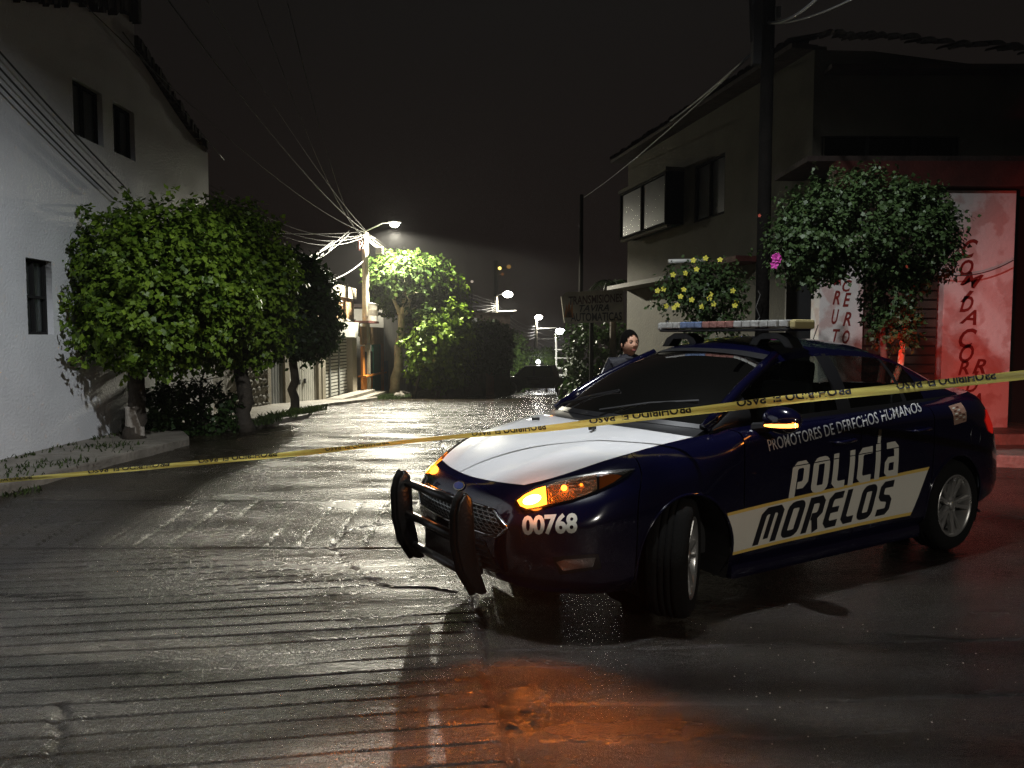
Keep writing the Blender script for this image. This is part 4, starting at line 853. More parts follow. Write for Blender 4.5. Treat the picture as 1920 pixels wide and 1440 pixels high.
# signboard
sb = empty('signboard', label='hand painted signboard reading TRANSMISIONES AUTOMATICAS beside the house corner', cat='sign')
def sq(px, py): return hit(px, py, (0, 21, 0), (0, 1, 0))
bd = [sq(1052, 556), sq(1062, 548), sq(1168, 543), sq(1170, 602), sq(1110, 605), sq(1058, 605)]
MB().prism(bd, (0, 0, 0), (0, .06, 0)).build('board', mat('faded_sign_paint', (.62, .58, .46), .7, var=.25, vscale=2), sb)
MB().tube([(sq(1110, 600).x, 21.1, gz(21)), sq(1110, 560) + Vector((0, .1, 0))], .06, 8).build('post', M['darkpole'], sb)
for (tx, q_, m_, sh_) in (('TRANSMISIONES', ((1066, 572), (1167, 566), (1167, 550), (1066, 556)), 'rust', 0), ('TAVIRA', ((1086, 585), (1142, 583), (1142, 570), (1086, 572)), 'dark', .3), ('AUTOMATICAS', ((1070, 603), (1166, 601), (1166, 585), (1070, 587)), 'dark', 0)):
    me = text_mesh(tx, .02, shear=sh_); f_ = fit_text(me, [sq(*p) + Vector((0, -.004, 0)) for p in q_]); map_mesh(me, f_); finish('lettering', me, M[m_], sb)
me = MB(); 
for k in range(4):
    p = sq(1062 + k * 3, 585); me.add([p + Vector((-.06, -.005, -.15)), p + Vector((.06, -.005, -.15)), p + Vector((.03 * (k % 2), -.005, .22 + .08 * (k % 2)))], [(0, 1, 2)])
me.build('flame_emblem', M['orange'], sb)
pl = empty('palm', label='dark palm fronds above the signboard', cat='palm')
pc = at(1150, 535, 21.8)
MB().tube([(pc.x, 21.8, gz(21.8)), pc], [.12, .08], 8).build('trunk', M['bark'], pl)
for k in range(11):
    a = k * .571 + .2; L_ = .75; mb = MB(); pts = [pc + Vector((math.cos(a) * L_ * t, math.sin(a) * L_ * t, .75 * t - 1.0 * t * t)) for t in np.linspace(0, 1, 7)]
    mb.tube(pts, [.015] * 6 + [.004], 4)
    for i in range(1, 7):
        for s in (-1, 1): 
            for j in range(2):
                p = pts[i - 1].lerp(pts[i], j / 2); d = Vector((-math.sin(a) * s * .2, math.cos(a) * s * .2, -.12)); mb.add([p, p + d * .6 + Vector((.02, .02, .01)), p + d], [(0, 1, 2)])
    mb.build('frond', M['ficusdark'], pl)
hdg = empty('hedge', label='dark hedge under the signboard at the house corner', cat='hedge'); hc = at(1135, 670, 22.5)
crown_mesh('foliage', [((hc.x, 22.5, .55), (1.0, .6, 1.2))], 700, 8, .13, M['ficusdark'], hdg, seed=41, jit=.1, flat=4)
# ================================================================== PATROL CAR
CX, CY, CA = -.353, 4.28, .55
car = empty('police_car', (CX, CY, 0), CA, label='dark blue and white patrol car with push bumper, light bar and POLICIA lettering', cat='police car')
car.scale = (.97, 1, 1)
cd = Vector((math.cos(CA), math.sin(CA), 0)); cl = Vector((math.sin(CA), -math.cos(CA), 0))
def U(u, v, w): return Vector((u, -v, w))             # car space -> local (x back, y right)
M['blue'] = mat('dark_blue_paint', (.0022, .0022, .015), .14, spec=.6, coat=1.0, bump=.02, scale=3)
M['hoodwhite'] = mat('white_vinyl', (.72, .72, .73), .38, var=.04, vscale=3, coat=.8, bump=.08, scale=120)
M['trimblack'] = mat('black_trim', (.010, .010, .011), .38)
M['tyre'] = mat('tyre_rubber', (.005, .005, .0045), .9, spec=.2, bump=.2, scale=60)
M['alloy'] = mat('alloy_wheel', (.46, .45, .43), .32, metal=.75, rvar=.1)
M['carglass'] = glassmat('tinted_glass', (.42, .46, .44), 1.6); M['wsglass'] = glassmat('windscreen_glass', (.66, .72, .70), 1.6)
M['chrome'] = mat('chrome', (.6, .6, .6), .15, metal=1)
M['reflW'] = mat('reflective_white', (.62, .60, .52), .45); M['vinylG'] = mat('motto_grey_vinyl', (.34, .34, .33), .5, spec=.3); M['vinylW'] = mat('lettering_white', (.60, .58, .50), .5, spec=.3); M['bandW'] = mat('band_off_white', (.66, .63, .54), .5); M['bandY'] = mat('band_yellow', (.70, .48, .12), .5); M['inkblack'] = mat('black_lettering', (.008, .008, .012), .45)
M['seat'] = mat('seat_cloth', (.05, .05, .055), .9, var=.2)
# rows A..H, columns c0..c19   (u,v,w)
col = {
 0: [(.12, 0, .20), (.03, 0, .29), (.0, 0, .42), (.0, 0, .52), (.03, 0, .61), (.06, 0, .655), (.09, 0, .69), (.13, 0, .712)],
 1: [(.13, .25, .20), (.04, .25, .29), (.015, .25, .42), (.015, .25, .53), (.045, .25, .61), (.075, .25, .66), (.11, .25, .695), (.15, .25, .718)],
 2: [(.18, .49, .20), (.09, .50, .29), (.06, .50, .42), (.06, .50, .53), (.09, .50, .62), (.12, .50, .67), (.16, .49, .705), (.20, .48, .73)],
 3: [(.26, .63, .20), (.18, .67, .29), (.14, .68, .42), (.14, .68, .54), (.18, .67, .63), (.24, .63, .70), (.28, .60, .745), (.32, .575, .772)],
 4: [(.38, .74, .20), (.31, .80, .29), (.27, .81, .42), (.27, .81, .55), (.32, .79, .65), (.40, .74, .735), (.43, .69, .79), (.46, .64, .818)],
 5: [(.48, .79, .20), (.44, .86, .29), (.42, .875, .42), (.42, .875, .56), (.46, .86, .67), (.54, .81, .77), (.57, .745, .83), (.59, .68, .855)],
 6: [(.62, .81, .20), (.62, .885, .29), (.62, .90, .43), (.62, .905, .57), (.64, .89, .69), (.70, .84, .80), (.73, .77, .862), (.74, .705, .885)],
 7: [(.98, .83, .20), (.98, .89, .29), (.98, .91, .44), (.98, .915, .58), (.98, .90, .72), (.98, .87, .82), (.98, .81, .895), (.98, .735, .925)],
 8: [(1.34, .84, .20), (1.34, .89, .29), (1.34, .905, .44), (1.34, .905, .58), (1.34, .90, .74), (1.34, .885, .86), (1.34, .83, .94), (1.34, .765, .97)],
 9: [(1.44, .84, .20), (1.44, .885, .29), (1.44, .895, .44), (1.44, .90, .58), (1.44, .90, .74), (1.44, .885, .87), (1.44, .84, .95), (1.44, .775, .985)],
 10: [(1.9, .83, .20), (1.9, .87, .29), (1.9, .885, .44), (1.9, .895, .58), (1.9, .905, .74), (1.9, .895, .88), (1.9, .855, .965), (1.9, .79, 1.005)],
 11: [(2.48, .83, .20), (2.48, .87, .29), (2.48, .885, .44), (2.48, .895, .58), (2.48, .91, .75), (2.48, .90, .89), (2.48, .86, .98), (2.48, .795, 1.02)],
 12: [(3.0, .83, .21), (3.0, .88, .30), (3.0, .895, .44), (3.0, .90, .58), (3.0, .915, .76), (3.0, .905, .90), (3.0, .86, .995), (3.0, .795, 1.035)],
 13: [(3.27, .84, .22), (3.27, .89, .30), (3.27, .905, .44), (3.27, .91, .58), (3.27, .92, .77), (3.27, .905, .91), (3.27, .855, 1.005), (3.27, .79, 1.05)],
 14: [(3.62, .84, .23), (3.62, .89, .31), (3.62, .91, .44), (3.62, .915, .58), (3.62, .915, .77), (3.62, .90, .92), (3.62, .84, 1.02), (3.62, .77, 1.065)],
 15: [(3.98, .82, .25), (3.98, .88, .32), (3.98, .90, .44), (3.98, .905, .58), (3.98, .90, .78), (3.98, .875, .93), (3.98, .81, 1.04), (3.98, .73, 1.085)],
 16: [(4.24, .76, .27), (4.27, .83, .34), (4.28, .855, .45), (4.28, .855, .58), (4.26, .84, .78), (4.23, .80, .94), (4.21, .74, 1.05), (4.19, .67, 1.095)],
 17: [(4.36, .62, .28), (4.42, .68, .35), (4.44, .70, .46), (4.44, .70, .58), (4.41, .68, .78), (4.37, .64, .95), (4.35, .58, 1.06), (4.33, .52, 1.105)],
 18: [(4.44, .38, .28), (4.51, .40, .36), (4.53, .41, .47), (4.53, .41, .58), (4.49, .40, .78), (4.45, .38, .96), (4.43, .34, 1.07), (4.41, .32, 1.112)],
 19: [(4.46, 0, .28), (4.53, 0, .36), (4.55, 0, .47), (4.55, 0, .58), (4.51, 0, .78), (4.47, 0, .96), (4.45, 0, 1.07), (4.43, 0, 1.115)],
}
for i, k in zip(range(8, 16), (.4, 1, 1, 1, 1, 1, .8, .4)):      # fuller shoulder over the doors
    f, g_ = col[i][5], col[i][6]; col[i][5] = (f[0], f[1] + .012 * k, f[2] + .045 * k); col[i][6] = (g_[0], g_[1] + .022 * k, g_[2] + .022 * k)
CG = np.array([col[i] for i in range(20)]).transpose(1, 0, 2)     # rows, cols, 3
def pchip(t, y, x):
    t = np.asarray(t, float); y = np.asarray(y, float); h = np.diff(t); d = np.diff(y, axis=0) / h[:, None]
    m = np.zeros_like(y); m[0] = d[0]; m[-1] = d[-1]
    a, b = d[:-1], d[1:]; h0, h1 = h[:-1, None], h[1:, None]; w1, w2 = 2 * h1 + h0, h1 + 2 * h0
    with np.errstate(divide='ignore', invalid='ignore'): mm = (w1 + w2) / (w1 / a + w2 / b)
    m[1:-1] = np.where(a * b > 0, mm, 0)
    x = np.asarray(x, float); i = np.clip(np.searchsorted(t, x, side='right') - 1, 0, len(t) - 2); s = ((x - t[i]) / h[i])[:, None]; hh = h[i][:, None]
    return y[i] * (1 + 2 * s) * (1 - s) ** 2 + m[i] * hh * s * (1 - s) ** 2 + y[i + 1] * s * s * (3 - 2 * s) + m[i + 1] * hh * s * s * (s - 1)
ck = np.concatenate([[0], np.cumsum(np.linalg.norm(np.diff(CG[3], axis=0), axis=1))])        # column knots
rk = np.concatenate([[0], np.cumsum(np.linalg.norm(np.diff(CG[:, 10], axis=0), axis=1))])
def body_at(rs, cs):
    A = np.stack([pchip(ck, CG[r], cs) for r in range(8)])            # 8, n, 3
    out = np.stack([pchip(rk, A[:, j], rs) for j in range(len(cs))], 1); return out   # rows, cols, 3
def crow(u):   # column parameter where the side (row D) passes u
    t = np.linspace(ck[3], ck[17], 2000); p = pchip(ck, CG[3], t)[:, 0]; return float(np.interp(u, p, t))
rs = np.linspace(0, rk[-1], 44)
CUTS = [('front_bumper', 0, ck[6]), ('front_fender', ck[6], crow(1.42)), ('front_door', crow(1.42), crow(2.48)), ('rear_door', crow(2.48), crow(3.30)), ('rear_fender', crow(3.30), ck[16] + .05), ('rear_bumper', ck[16] + .05, ck[-1])]
ARCH = [(.98, .325, .345), (3.62, .325, .352)]
side_meshes = []
def side_local(G, sgn): L_ = G.copy(); L_[..., 1] = -sgn * G[..., 1]; return L_
bvh_v = []; bvh_f = []
for (nm, c0_, c1_) in CUTS:
    gap = .0038; n = max(8, int((c1_ - c0_) / .022)); cs = np.linspace(c0_ + (gap if c0_ > 0 else 0), c1_ - (gap if c1_ < ck[-1] else 0), n); G = body_at(rs, cs)
    mask = np.ones((len(rs) - 1, len(cs) - 1), bool)
    for (au, aw, ar) in ARCH:
        du, dw = G[..., 0] - au, G[..., 2] - aw; d = np.hypot(du, dw); near = (G[..., 1] > .6)
        inside = (d < ar) & near
        mask &= ~(inside[:-1, :-1] & inside[1:, :-1] & inside[:-1, 1:] & inside[1:, 1:])
        use = np.zeros_like(inside); use[:-1, :-1] |= mask; use[1:, :-1] |= mask; use[:-1, 1:] |= mask; use[1:, 1:] |= mask
        mv = inside & use; k = ar / np.maximum(d, 1e-6); G[..., 0] = np.where(mv, au + du * k, G[..., 0]); G[..., 2] = np.where(mv, aw + dw * k, G[..., 2])
    for sgn in (1, -1):
        L_ = side_local(G, sgn); nm2 = nm
        if nm in ('front_bumper', 'rear_bumper'):
            if sgn == -1: continue
            R_ = side_local(G, -1)
            if nm == 'front_bumper': L_ = np.concatenate([R_[:, ::-1], L_[:, 1:]], 1); m2 = np.concatenate([mask[:, ::-1], mask], 1)
            else: L_ = np.concatenate([L_, R_[:, ::-1][:, 1:]], 1); m2 = np.concatenate([mask, mask[:, ::-1]], 1)
        else: m2 = mask
        o = grid_mesh(nm, L_, M['blue'], car, mask=m2)
        if sgn == 1:
            b0 = len(bvh_v); bvh_v += [Vector(p) for p in L_.reshape(-1, 3)]; bvh_f += [tuple(b0 + i for i in p.vertices) for p in o.data.polygons]
# inner dark shell closes the gaps
for sgn in (1, -1):
    G = body_at(rs[::2], np.linspace(0, ck[-1], 120)); G[..., 1] *= .965; G[..., 0] = 2.27 + (G[..., 0] - 2.27) * .988; d1 = np.hypot(G[..., 0] - .98, G[..., 2] - .325) < .39; d2 = np.hypot(G[..., 0] - 3.62, G[..., 2] - .325) < .39; dd = (d1 | d2) & (G[..., 1] > .6)
    mk = ~(dd[:-1, :-1] | dd[1:, 1:] | dd[1:, :-1] | dd[:-1, 1:]); grid_mesh('inner_shell', side_local(G, sgn), M['trimblack'], car, mask=mk)

def coons(B, T, L_, R_, nu, nv, bulge=(0, 0, 0), pw=1.0):
    """B,T bottom/top polylines (param s), L_,R_ side polylines (param t)"""
    def res(P, n):
        P = np.array(P, float); k = np.concatenate([[0], np.cumsum(np.linalg.norm(np.diff(P, axis=0), axis=1))]); return pchip(k / k[-1], P, np.linspace(0, 1, n))
    B, T, L_, R_ = res(B, nu), res(T, nu), res(L_, nv), res(R_, nv); s = np.linspace(0, 1, nu)[None, :, None]; t = np.linspace(0, 1, nv)[:, None, None]
    G = (1 - t) * B[None] + t * T[None] + (1 - s) * L_[:, None] + s * R_[:, None] - ((1 - s) * (1 - t) * B[0] + s * (1 - t) * B[-1] + (1 - s) * t * T[0] + s * t * T[-1])
    return G + np.array(bulge) * ((4 * s * (1 - s)) ** pw * (4 * t * (1 - t)) ** pw)
def mir(P): return [(u, -v, w) for u, v, w in P]
def sym(P): return P + [(u, -v, w) for u, v, w in P[:-1]][::-1]      # from +v edge to the middle
def toL(G): L_ = G.copy(); L_[..., 1] *= -1; return L_
Hrow = CG[7]
hl_side = [tuple(Hrow[i]) for i in (2, 3, 4, 5, 6, 7)] + [(1.16, .752, .948)]
front = [tuple(Hrow[2]), tuple(Hrow[1]), tuple(Hrow[0])]
hood_rear = [(1.16, .752, .948), (1.02, .42, .972), (.95, 0, .98)]
HB = sym(front); HT = sym(hood_rear)
G = coons(HB, HT, hl_side, mir(hl_side), 61, 49, (0, 0, .028), .8)
t_ = np.linspace(0, 1, 49)[:, None]; s_ = np.linspace(-1, 1, 61)[None]
G[..., 2] += .007 * np.exp(-((np.abs(s_) - (.50 + .22 * t_)) / .09) ** 2) * np.sin(np.pi * np.clip(t_ * 1.2, 0, 1))     # hood creases
G[..., 2] += .004; hoodG = G
ho = grid_mesh('hood', toL(G), M['hoodwhite'], car)
i0 = len(bvh_v); bvh_v += [Vector(p) for p in toL(G).reshape(-1, 3)]; bvh_f += [tuple(i0 + i for i in p.vertices) for p in ho.data.polygons]
MB().box((.80, -.30, .978), (.05, .022, .018), rz=.3).build('washer_nozzle', M['trimblack'], ho); MB().box((.80, .30, .978), (.05, .022, .018), rz=-.3).build('washer_nozzle', M['trimblack'], ho)
# cowl
ws_b = [(1.27, .735, .985), (1.13, .42, 1.0), (1.06, 0, 1.005)]; ws_t = [(2.08, .555, 1.385), (2.0, .30, 1.42), (1.97, 0, 1.43)]
grid_mesh('cowl', toL(coons(sym([(u - .02, v, w - .004) for u, v, w in hood_rear]), sym(ws_b), [(1.15, .752, .944), (1.27, .735, .985)], mir([(1.15, .752, .944), (1.27, .735, .985)]), 41, 6, (0, 0, -.02))), M['trimblack'], car)
Apil = [(1.27, .735, .985), (1.66, .66, 1.205), (2.08, .555, 1.385)]
wsG = coons(sym(ws_b), sym(ws_t), Apil, mir(Apil), 41, 25, (-.03, 0, .035)); grid_mesh('windscreen', toL(wsG), M['wsglass'], car)
rail = [(2.08, .555, 1.385), (2.5, .575, 1.425), (3.0, .56, 1.405), (3.28, .53, 1.365)]
rg_t = [(3.28, .53, 1.365), (3.36, .3, 1.40), (3.39, 0, 1.41)]; rg_b = [(3.98, .62, 1.10), (4.06, .3, 1.12), (4.09, 0, 1.125)]; Cpil = [(3.28, .53, 1.365), (3.64, .58, 1.245), (3.98, .62, 1.10)]
roofG = coons(sym(ws_t), sym(rg_t), rail, mir(rail), 41, 41, (0, 0, .045), .6); roof = grid_mesh('roof', toL(roofG), M['blue'], car)
grid_mesh('rear_window', toL(coons(sym(rg_t), sym(rg_b), Cpil, mir(Cpil), 31, 17, (.02, 0, .03))), M['carglass'], car)
dk_r = [tuple(Hrow[17]), tuple(Hrow[18]), tuple(Hrow[19])]
dk_s = [(3.98, .62, 1.10), (4.19, .60, 1.098), tuple(Hrow[17])]
grid_mesh('boot_lid', toL(coons(sym(rg_b), sym(dk_r), dk_s, mir(dk_s), 31, 12, (0, 0, .012))), M['blue'], car)
for sgn in (1, -1):     # shoulder strips between belt row H and deck / pillar
    def sd(P): return [(u, v * sgn, w) for u, v, w in P]
    a = [tuple(Hrow[14]), tuple(Hrow[15]), tuple(Hrow[16]), tuple(Hrow[17])]; b = [(3.62, .70, 1.10), (3.98, .62, 1.105), (4.19, .60, 1.10), tuple(Hrow[17])]
    grid_mesh('rear_shoulder', toL(coons(sd(a), sd(b), [sd(a)[0], sd(b)[0]], [sd(a)[-1], tuple(np.array(sd(b)[-1]) + [0, -.001 * sgn, 0])], 14, 4)), M['blue'], car)
# side greenhouse
topc = np.array(Apil + rail[1:] + Cpil[1:], float)
def upper(u):
    k = topc[:, 0]; return np.array([u, np.interp(u, k, topc[:, 1]), 0]) * [1, 1, 0] + [0, 0, float(pchip(k, topc[:, 2:3], [u])[0, 0])]
def lower(u):
    k = Hrow[8:16, 0]; u2 = np.clip(u, k[0], k[-1]); return np.array([u, float(np.interp(u2, k, Hrow[8:16, 1])) - .01, float(np.interp(u2, k, Hrow[8:16, 2])) + (.0 if u > 1.34 else -.0)])
def gh(u0, u1, t0, t1, nu=14, nt=8, off=0.0, sl0=0, sl1=0):
    G = np.zeros((nt, nu, 3)); 
    for j, t in enumerate(np.linspace(t0, t1, nt)):
        for i, s in enumerate(np.linspace(0, 1, nu)):
            u = (u0 + sl0 * t) * (1 - s) + (u1 + sl1 * t) * s; lo, up = lower(u), upper(u); p = lo * (1 - t) + up * t; p[1] += .03 * 4 * t * (1 - t) + off; G[j, i] = p
    return G
for sgn in (1, -1):
    def put(nm, G, m_, par=car): L_ = G.copy(); L_[..., 1] *= -sgn; return grid_mesh(nm, L_, M[m_], par)
    put('window_sill_trim', gh(1.36, 3.86, -.02, .07, 40, 3, .004), 'trimblack'); put('roof_side_rail', gh(1.40, 3.86, .90, 1.0, 40, 4, .003), 'blue')
    put('mirror_panel', gh(1.30, 1.62, 0.0, .9, 6, 6, .002), 'trimblack'); put('front_side_window', gh(1.60, 2.43, .05, .92), 'carglass'); put('centre_pillar', gh(2.42, 2.56, .02, .93, 4, 8, .003), 'trimblack')
    put('rear_side_window', gh(2.55, 3.16, .05, .92), 'carglass'); put('window_divider', gh(3.15, 3.20, .03, .93, 3, 8, .003), 'trimblack'); put('quarter_window', gh(3.19, 3.44, .05, .90, 6, 8), 'carglass'); put('rear_pillar', gh(3.42, 3.93, .0, .95, 10, 8, .004), 'blue')
    pp = MB(); pts = [U(u, v * sgn, w + .004) for u, v, w in (Apil[0], tuple(pchip([0, 1, 2], np.array(Apil), [.5])[0]), Apil[1], tuple(pchip([0, 1, 2], np.array(Apil), [1.5])[0]), Apil[2])]; pp.tube(pts, [.034, .033, .032, .031, .030], 10); pp.build('windscreen_pillar', M['blue'], car, smooth=True)
# windscreen edge band and a wiper
for e, (ga, nm) in enumerate(((wsG[:2], 'windscreen_lower_band'), (wsG[-3:], 'windscreen_upper_band'))): 
    g2 = ga.copy(); g2[..., 2] += .003; g2[..., 0] -= .002; grid_mesh(nm, toL(g2), M['trimblack'], car)
for v0 in (.05, -.55):
    mb = MB(); a = wsG[1, 20 - int(v0 * 27)]; b = wsG[6, min(40, max(0, 20 - int((v0 + .55) * 27)))]; pts = [U(a[0] - .03, a[1], a[2] + .02), U(*(a * .5 + b * .5 + [0, 0, .03])), U(b[0], b[1], b[2] + .012)]; mb.tube(pts, .008, 5); mb.build('wiper', M['trimblack'], car)
# interior
itr = MB(); itr.box(U(2.3, 0, .42), (3.2, 1.40, .30)); itr.box(U(.9, 0, .5), (1.0, 1.1, .55)); itr.box(U(4.0, 0, .62), (.75, 1.2, .7)); itr.build('floor_pan', M['dark'], car)
MB().box(U(1.50, 0, .86), (.52, 1.36, .24)).build('dashboard', M['trimblack'], car, bevel=.06)
for v in (.36, -.36):
    sb_ = MB(); sb_.box(U(2.15, v, .62), (.5, .46, .18)); s_o = sb_.build('front_seat', M['seat'], car, bevel=.05); MB().box(U(2.46, v, .92), (.14, .44, .58), m=Matrix.Rotation(.22, 3, 'Y')).build('seat_back', M['seat'], s_o, bevel=.05); MB().box(U(2.56, v, 1.26), (.09, .25, .17), m=Matrix.Rotation(.15, 3, 'Y')).build('headrest', M['seat'], s_o, bevel=.04)
sb_ = MB(); sb_.box(U(3.05, 0, .62), (.5, 1.2, .18)); s_o = sb_.build('rear_seat', M['seat'], car, bevel=.05); MB().box(U(3.38, 0, .88), (.14, 1.18, .48), m=Matrix.Rotation(.3, 3, 'Y')).build('seat_back', M['seat'], s_o, bevel=.05)
mb = MB(); R_ = Matrix.Rotation(-1.15, 3, 'Y'); pts = [U(1.86, .36, .90) + R_ @ Vector((0, .185 * math.cos(a), .185 * math.sin(a))) if False else U(1.86, .36, .90) + Vector((.07 * math.sin(a), .185 * math.cos(a), .17 * math.sin(a))) for a in np.linspace(0, 6.283, 22)]; mb.tube(pts, .015, 6); mb.tube([pts[0], pts[11]], .014, 5); mb.build('steering_wheel', M['trimblack'], car)
MB().box(U(1.98, 0, 1.31), (.03, .22, .07)).build('rear_view_mirror', M['trimblack'], car, bevel=.01)

# ---- ray casting onto the body
Gf = body_at(rs, np.linspace(0, ck[-1], 330)); bvh_v = bvh_v[i0:]; bvh_f = [tuple(i - i0 for i in f) for f in bvh_f if min(f) >= i0]   # bonnet plus one unbroken skin, so the vinyl runs on across the door gaps
for sgn in (1, -1):
    q_ = side_local(Gf, sgn); b0 = len(bvh_v); bvh_v += [Vector(p) for p in q_.reshape(-1, 3)]; nr, nc = q_.shape[:2]; bvh_f += [(b0 + i * nc + j, b0 + i * nc + j + 1, b0 + (i + 1) * nc + j + 1, b0 + (i + 1) * nc + j) for i in range(nr - 1) for j in range(nc - 1)]
CB = BVHTree.FromPolygons(bvh_v, bvh_f)
RT = Matrix.Rotation(-CA, 3, 'Z')
RT = Matrix.Diagonal((1 / .97, 1, 1)) @ RT
def w2c(p): return RT @ (Vector(p) - Vector((CX, CY, 0)))
def px_body(px, py, off=.004):
    d = RT @ ray(px, py); o = w2c((0, 0, CAMH)); h = CB.ray_cast(o, d.normalized())
    if h[0] is None: return None
    n = h[1] if h[1].dot(d) < 0 else -h[1]; return h[0] + n * off
def side_body(u, w, off=.004):
    h = CB.ray_cast(Vector((u, -2, w)), Vector((0, 1, 0)))
    if h[0] is None: return Vector((u, -.9, w))
    n = h[1] if h[1].y < 0 else -h[1]; return h[0] + n * off
def front_body(v, w, off=.004):
    h = CB.ray_cast(Vector((-1, -v, w)), Vector((1, 0, 0)))
    if h[0] is None: return None
    n = h[1] if h[1].x < 0 else -h[1]; return h[0] + n * off
def patch(nm, outline, fn, m_, parent=car, maxlen=.03, mirror=False, thick=0, smooth=False):
    """outline(s) in 2D -> filled mesh wrapped onto the body through fn(x,y)"""
    polys = outline if isinstance(outline[0][0], (tuple, list)) else [outline]
    me = flat_mesh(polys); subdiv(me, maxlen); bad = []
    for v in me.vertices:
        p = fn(v.co.x, v.co.y)
        if p is None: bad.append(v.index); p = Vector((0, 0, 0))
        v.co = p
    if bad:
        bm = bmesh.new(); bm.from_mesh(me); bm.verts.ensure_lookup_table(); bmesh.ops.delete(bm, geom=[bm.verts[i] for i in bad], context='VERTS'); bm.to_mesh(me); bm.free()
    if mirror:
        for v in me.vertices: v.co.y *= -1
    return finish(nm, me, m_, parent, smooth=smooth)

# ---- side band and lettering: quads given as image corners resolved to (u,w) on the flank
def uw(px, py):
    p = px_body(px, py, 0)
    if p is None: 
        o = w2c((0, 0, CAMH)); d = RT @ ray(px, py); p = o + d * ((-.9 - o.y) / d.y)
    return (p.x, p.z)
bTL, bTR, bBR, bBL = uw(1363, 962), uw(1742, 875), uw(1706, 966), uw(1372, 1041)
def lerp2(a, b, t): return (a[0] + (b[0] - a[0]) * t, a[1] + (b[1] - a[1]) * t)
def bandpt(s, t): return lerp2(lerp2(bBL, bBR, s), lerp2(bTL, bTR, s), t)
def arcclip(p):   # keep clear of the wheel arches
    du, dw = p[0] - .98, p[1] - .325; d = math.hypot(du, dw); q = p
    if d < .36: q = (.98 + du / d * .36, .325 + dw / d * .36)
    du, dw = q[0] - 3.62, q[1] - .325; d = math.hypot(du, dw)
    if d < .365: q = (3.62 + du / d * .365, .325 + dw / d * .365)
    return q
def band(t0, t1): return [arcclip(bandpt(s, t0)) for s in np.linspace(0, 1, 24)] + [arcclip(bandpt(1, t)) for t in np.linspace(t0, t1, 5)[1:-1]] + [arcclip(bandpt(s, t1)) for s in np.linspace(1, 0, 24)] + [arcclip(bandpt(0, t)) for t in np.linspace(t1, t0, 5)[1:-1]]
patch('side_band', band(.07, .93), lambda x, y: side_body(x, y, .0025), M['bandW'], maxlen=.06)
patch('side_band_edge', band(.93, 1.0), lambda x, y: side_body(x, y, .0028), M['bandY'], maxlen=.08); patch('side_band_edge', band(0, .07), lambda x, y: side_body(x, y, .0028), M['bandY'], maxlen=.08)

def stroke(pts, w, closed=False, r=.0):
    """thick polyline as polygon with mitred corners -> list of (x,y)"""
    P = [np.array(p, float) for p in pts]; n = len(P); Lf, Rt = [], []
    for i in range(n):
        if closed: a, b = P[i - 1], P[(i + 1) % n]
        else: a, b = P[max(i - 1, 0)], P[min(i + 1, n - 1)]
        d0 = P[i] - a if (closed or i > 0) else b - P[i]; d1 = b - P[i] if (closed or i < n - 1) else P[i] - a
        d0 = d0 / np.linalg.norm(d0); d1 = d1 / np.linalg.norm(d1); n0 = np.array([-d0[1], d0[0]]); n1 = np.array([-d1[1], d1[0]]); m_ = n0 + n1; m_ /= np.linalg.norm(m_); k = 1 / max(.5, m_.dot(n0)); Lf.append(P[i] + m_ * w / 2 * k); Rt.append(P[i] - m_ * w / 2 * k)
    if closed: return [[tuple(p) for p in Lf], [tuple(p) for p in Rt]]
    return [[tuple(p) for p in Lf] + [tuple(p) for p in Rt[::-1]]]
def rr(x0, y0, x1, y1, r, corners='1111'):
    """rounded rectangle path, clockwise from bottom-left"""
    P = []
    for (cx_, cy_, a0), f in zip(((x0 + r, y0 + r, 270), (x0 + r, y1 - r, 180), (x1 - r, y1 - r, 90), (x1 - r, y0 + r, 0)), corners):
        ex = {270: x0, 180: x0, 90: x1, 0: x1}[a0]; ey = {270: y0, 180: y1, 90: y1, 0: y0}[a0]
        if f == '1': P += [(cx_ + r * math.cos(rad(a)), cy_ + r * math.sin(rad(a))) for a in (a0, a0 - 30, a0 - 60, a0 - 90)]
        else: P.append((ex, ey))
    return P
T = .20
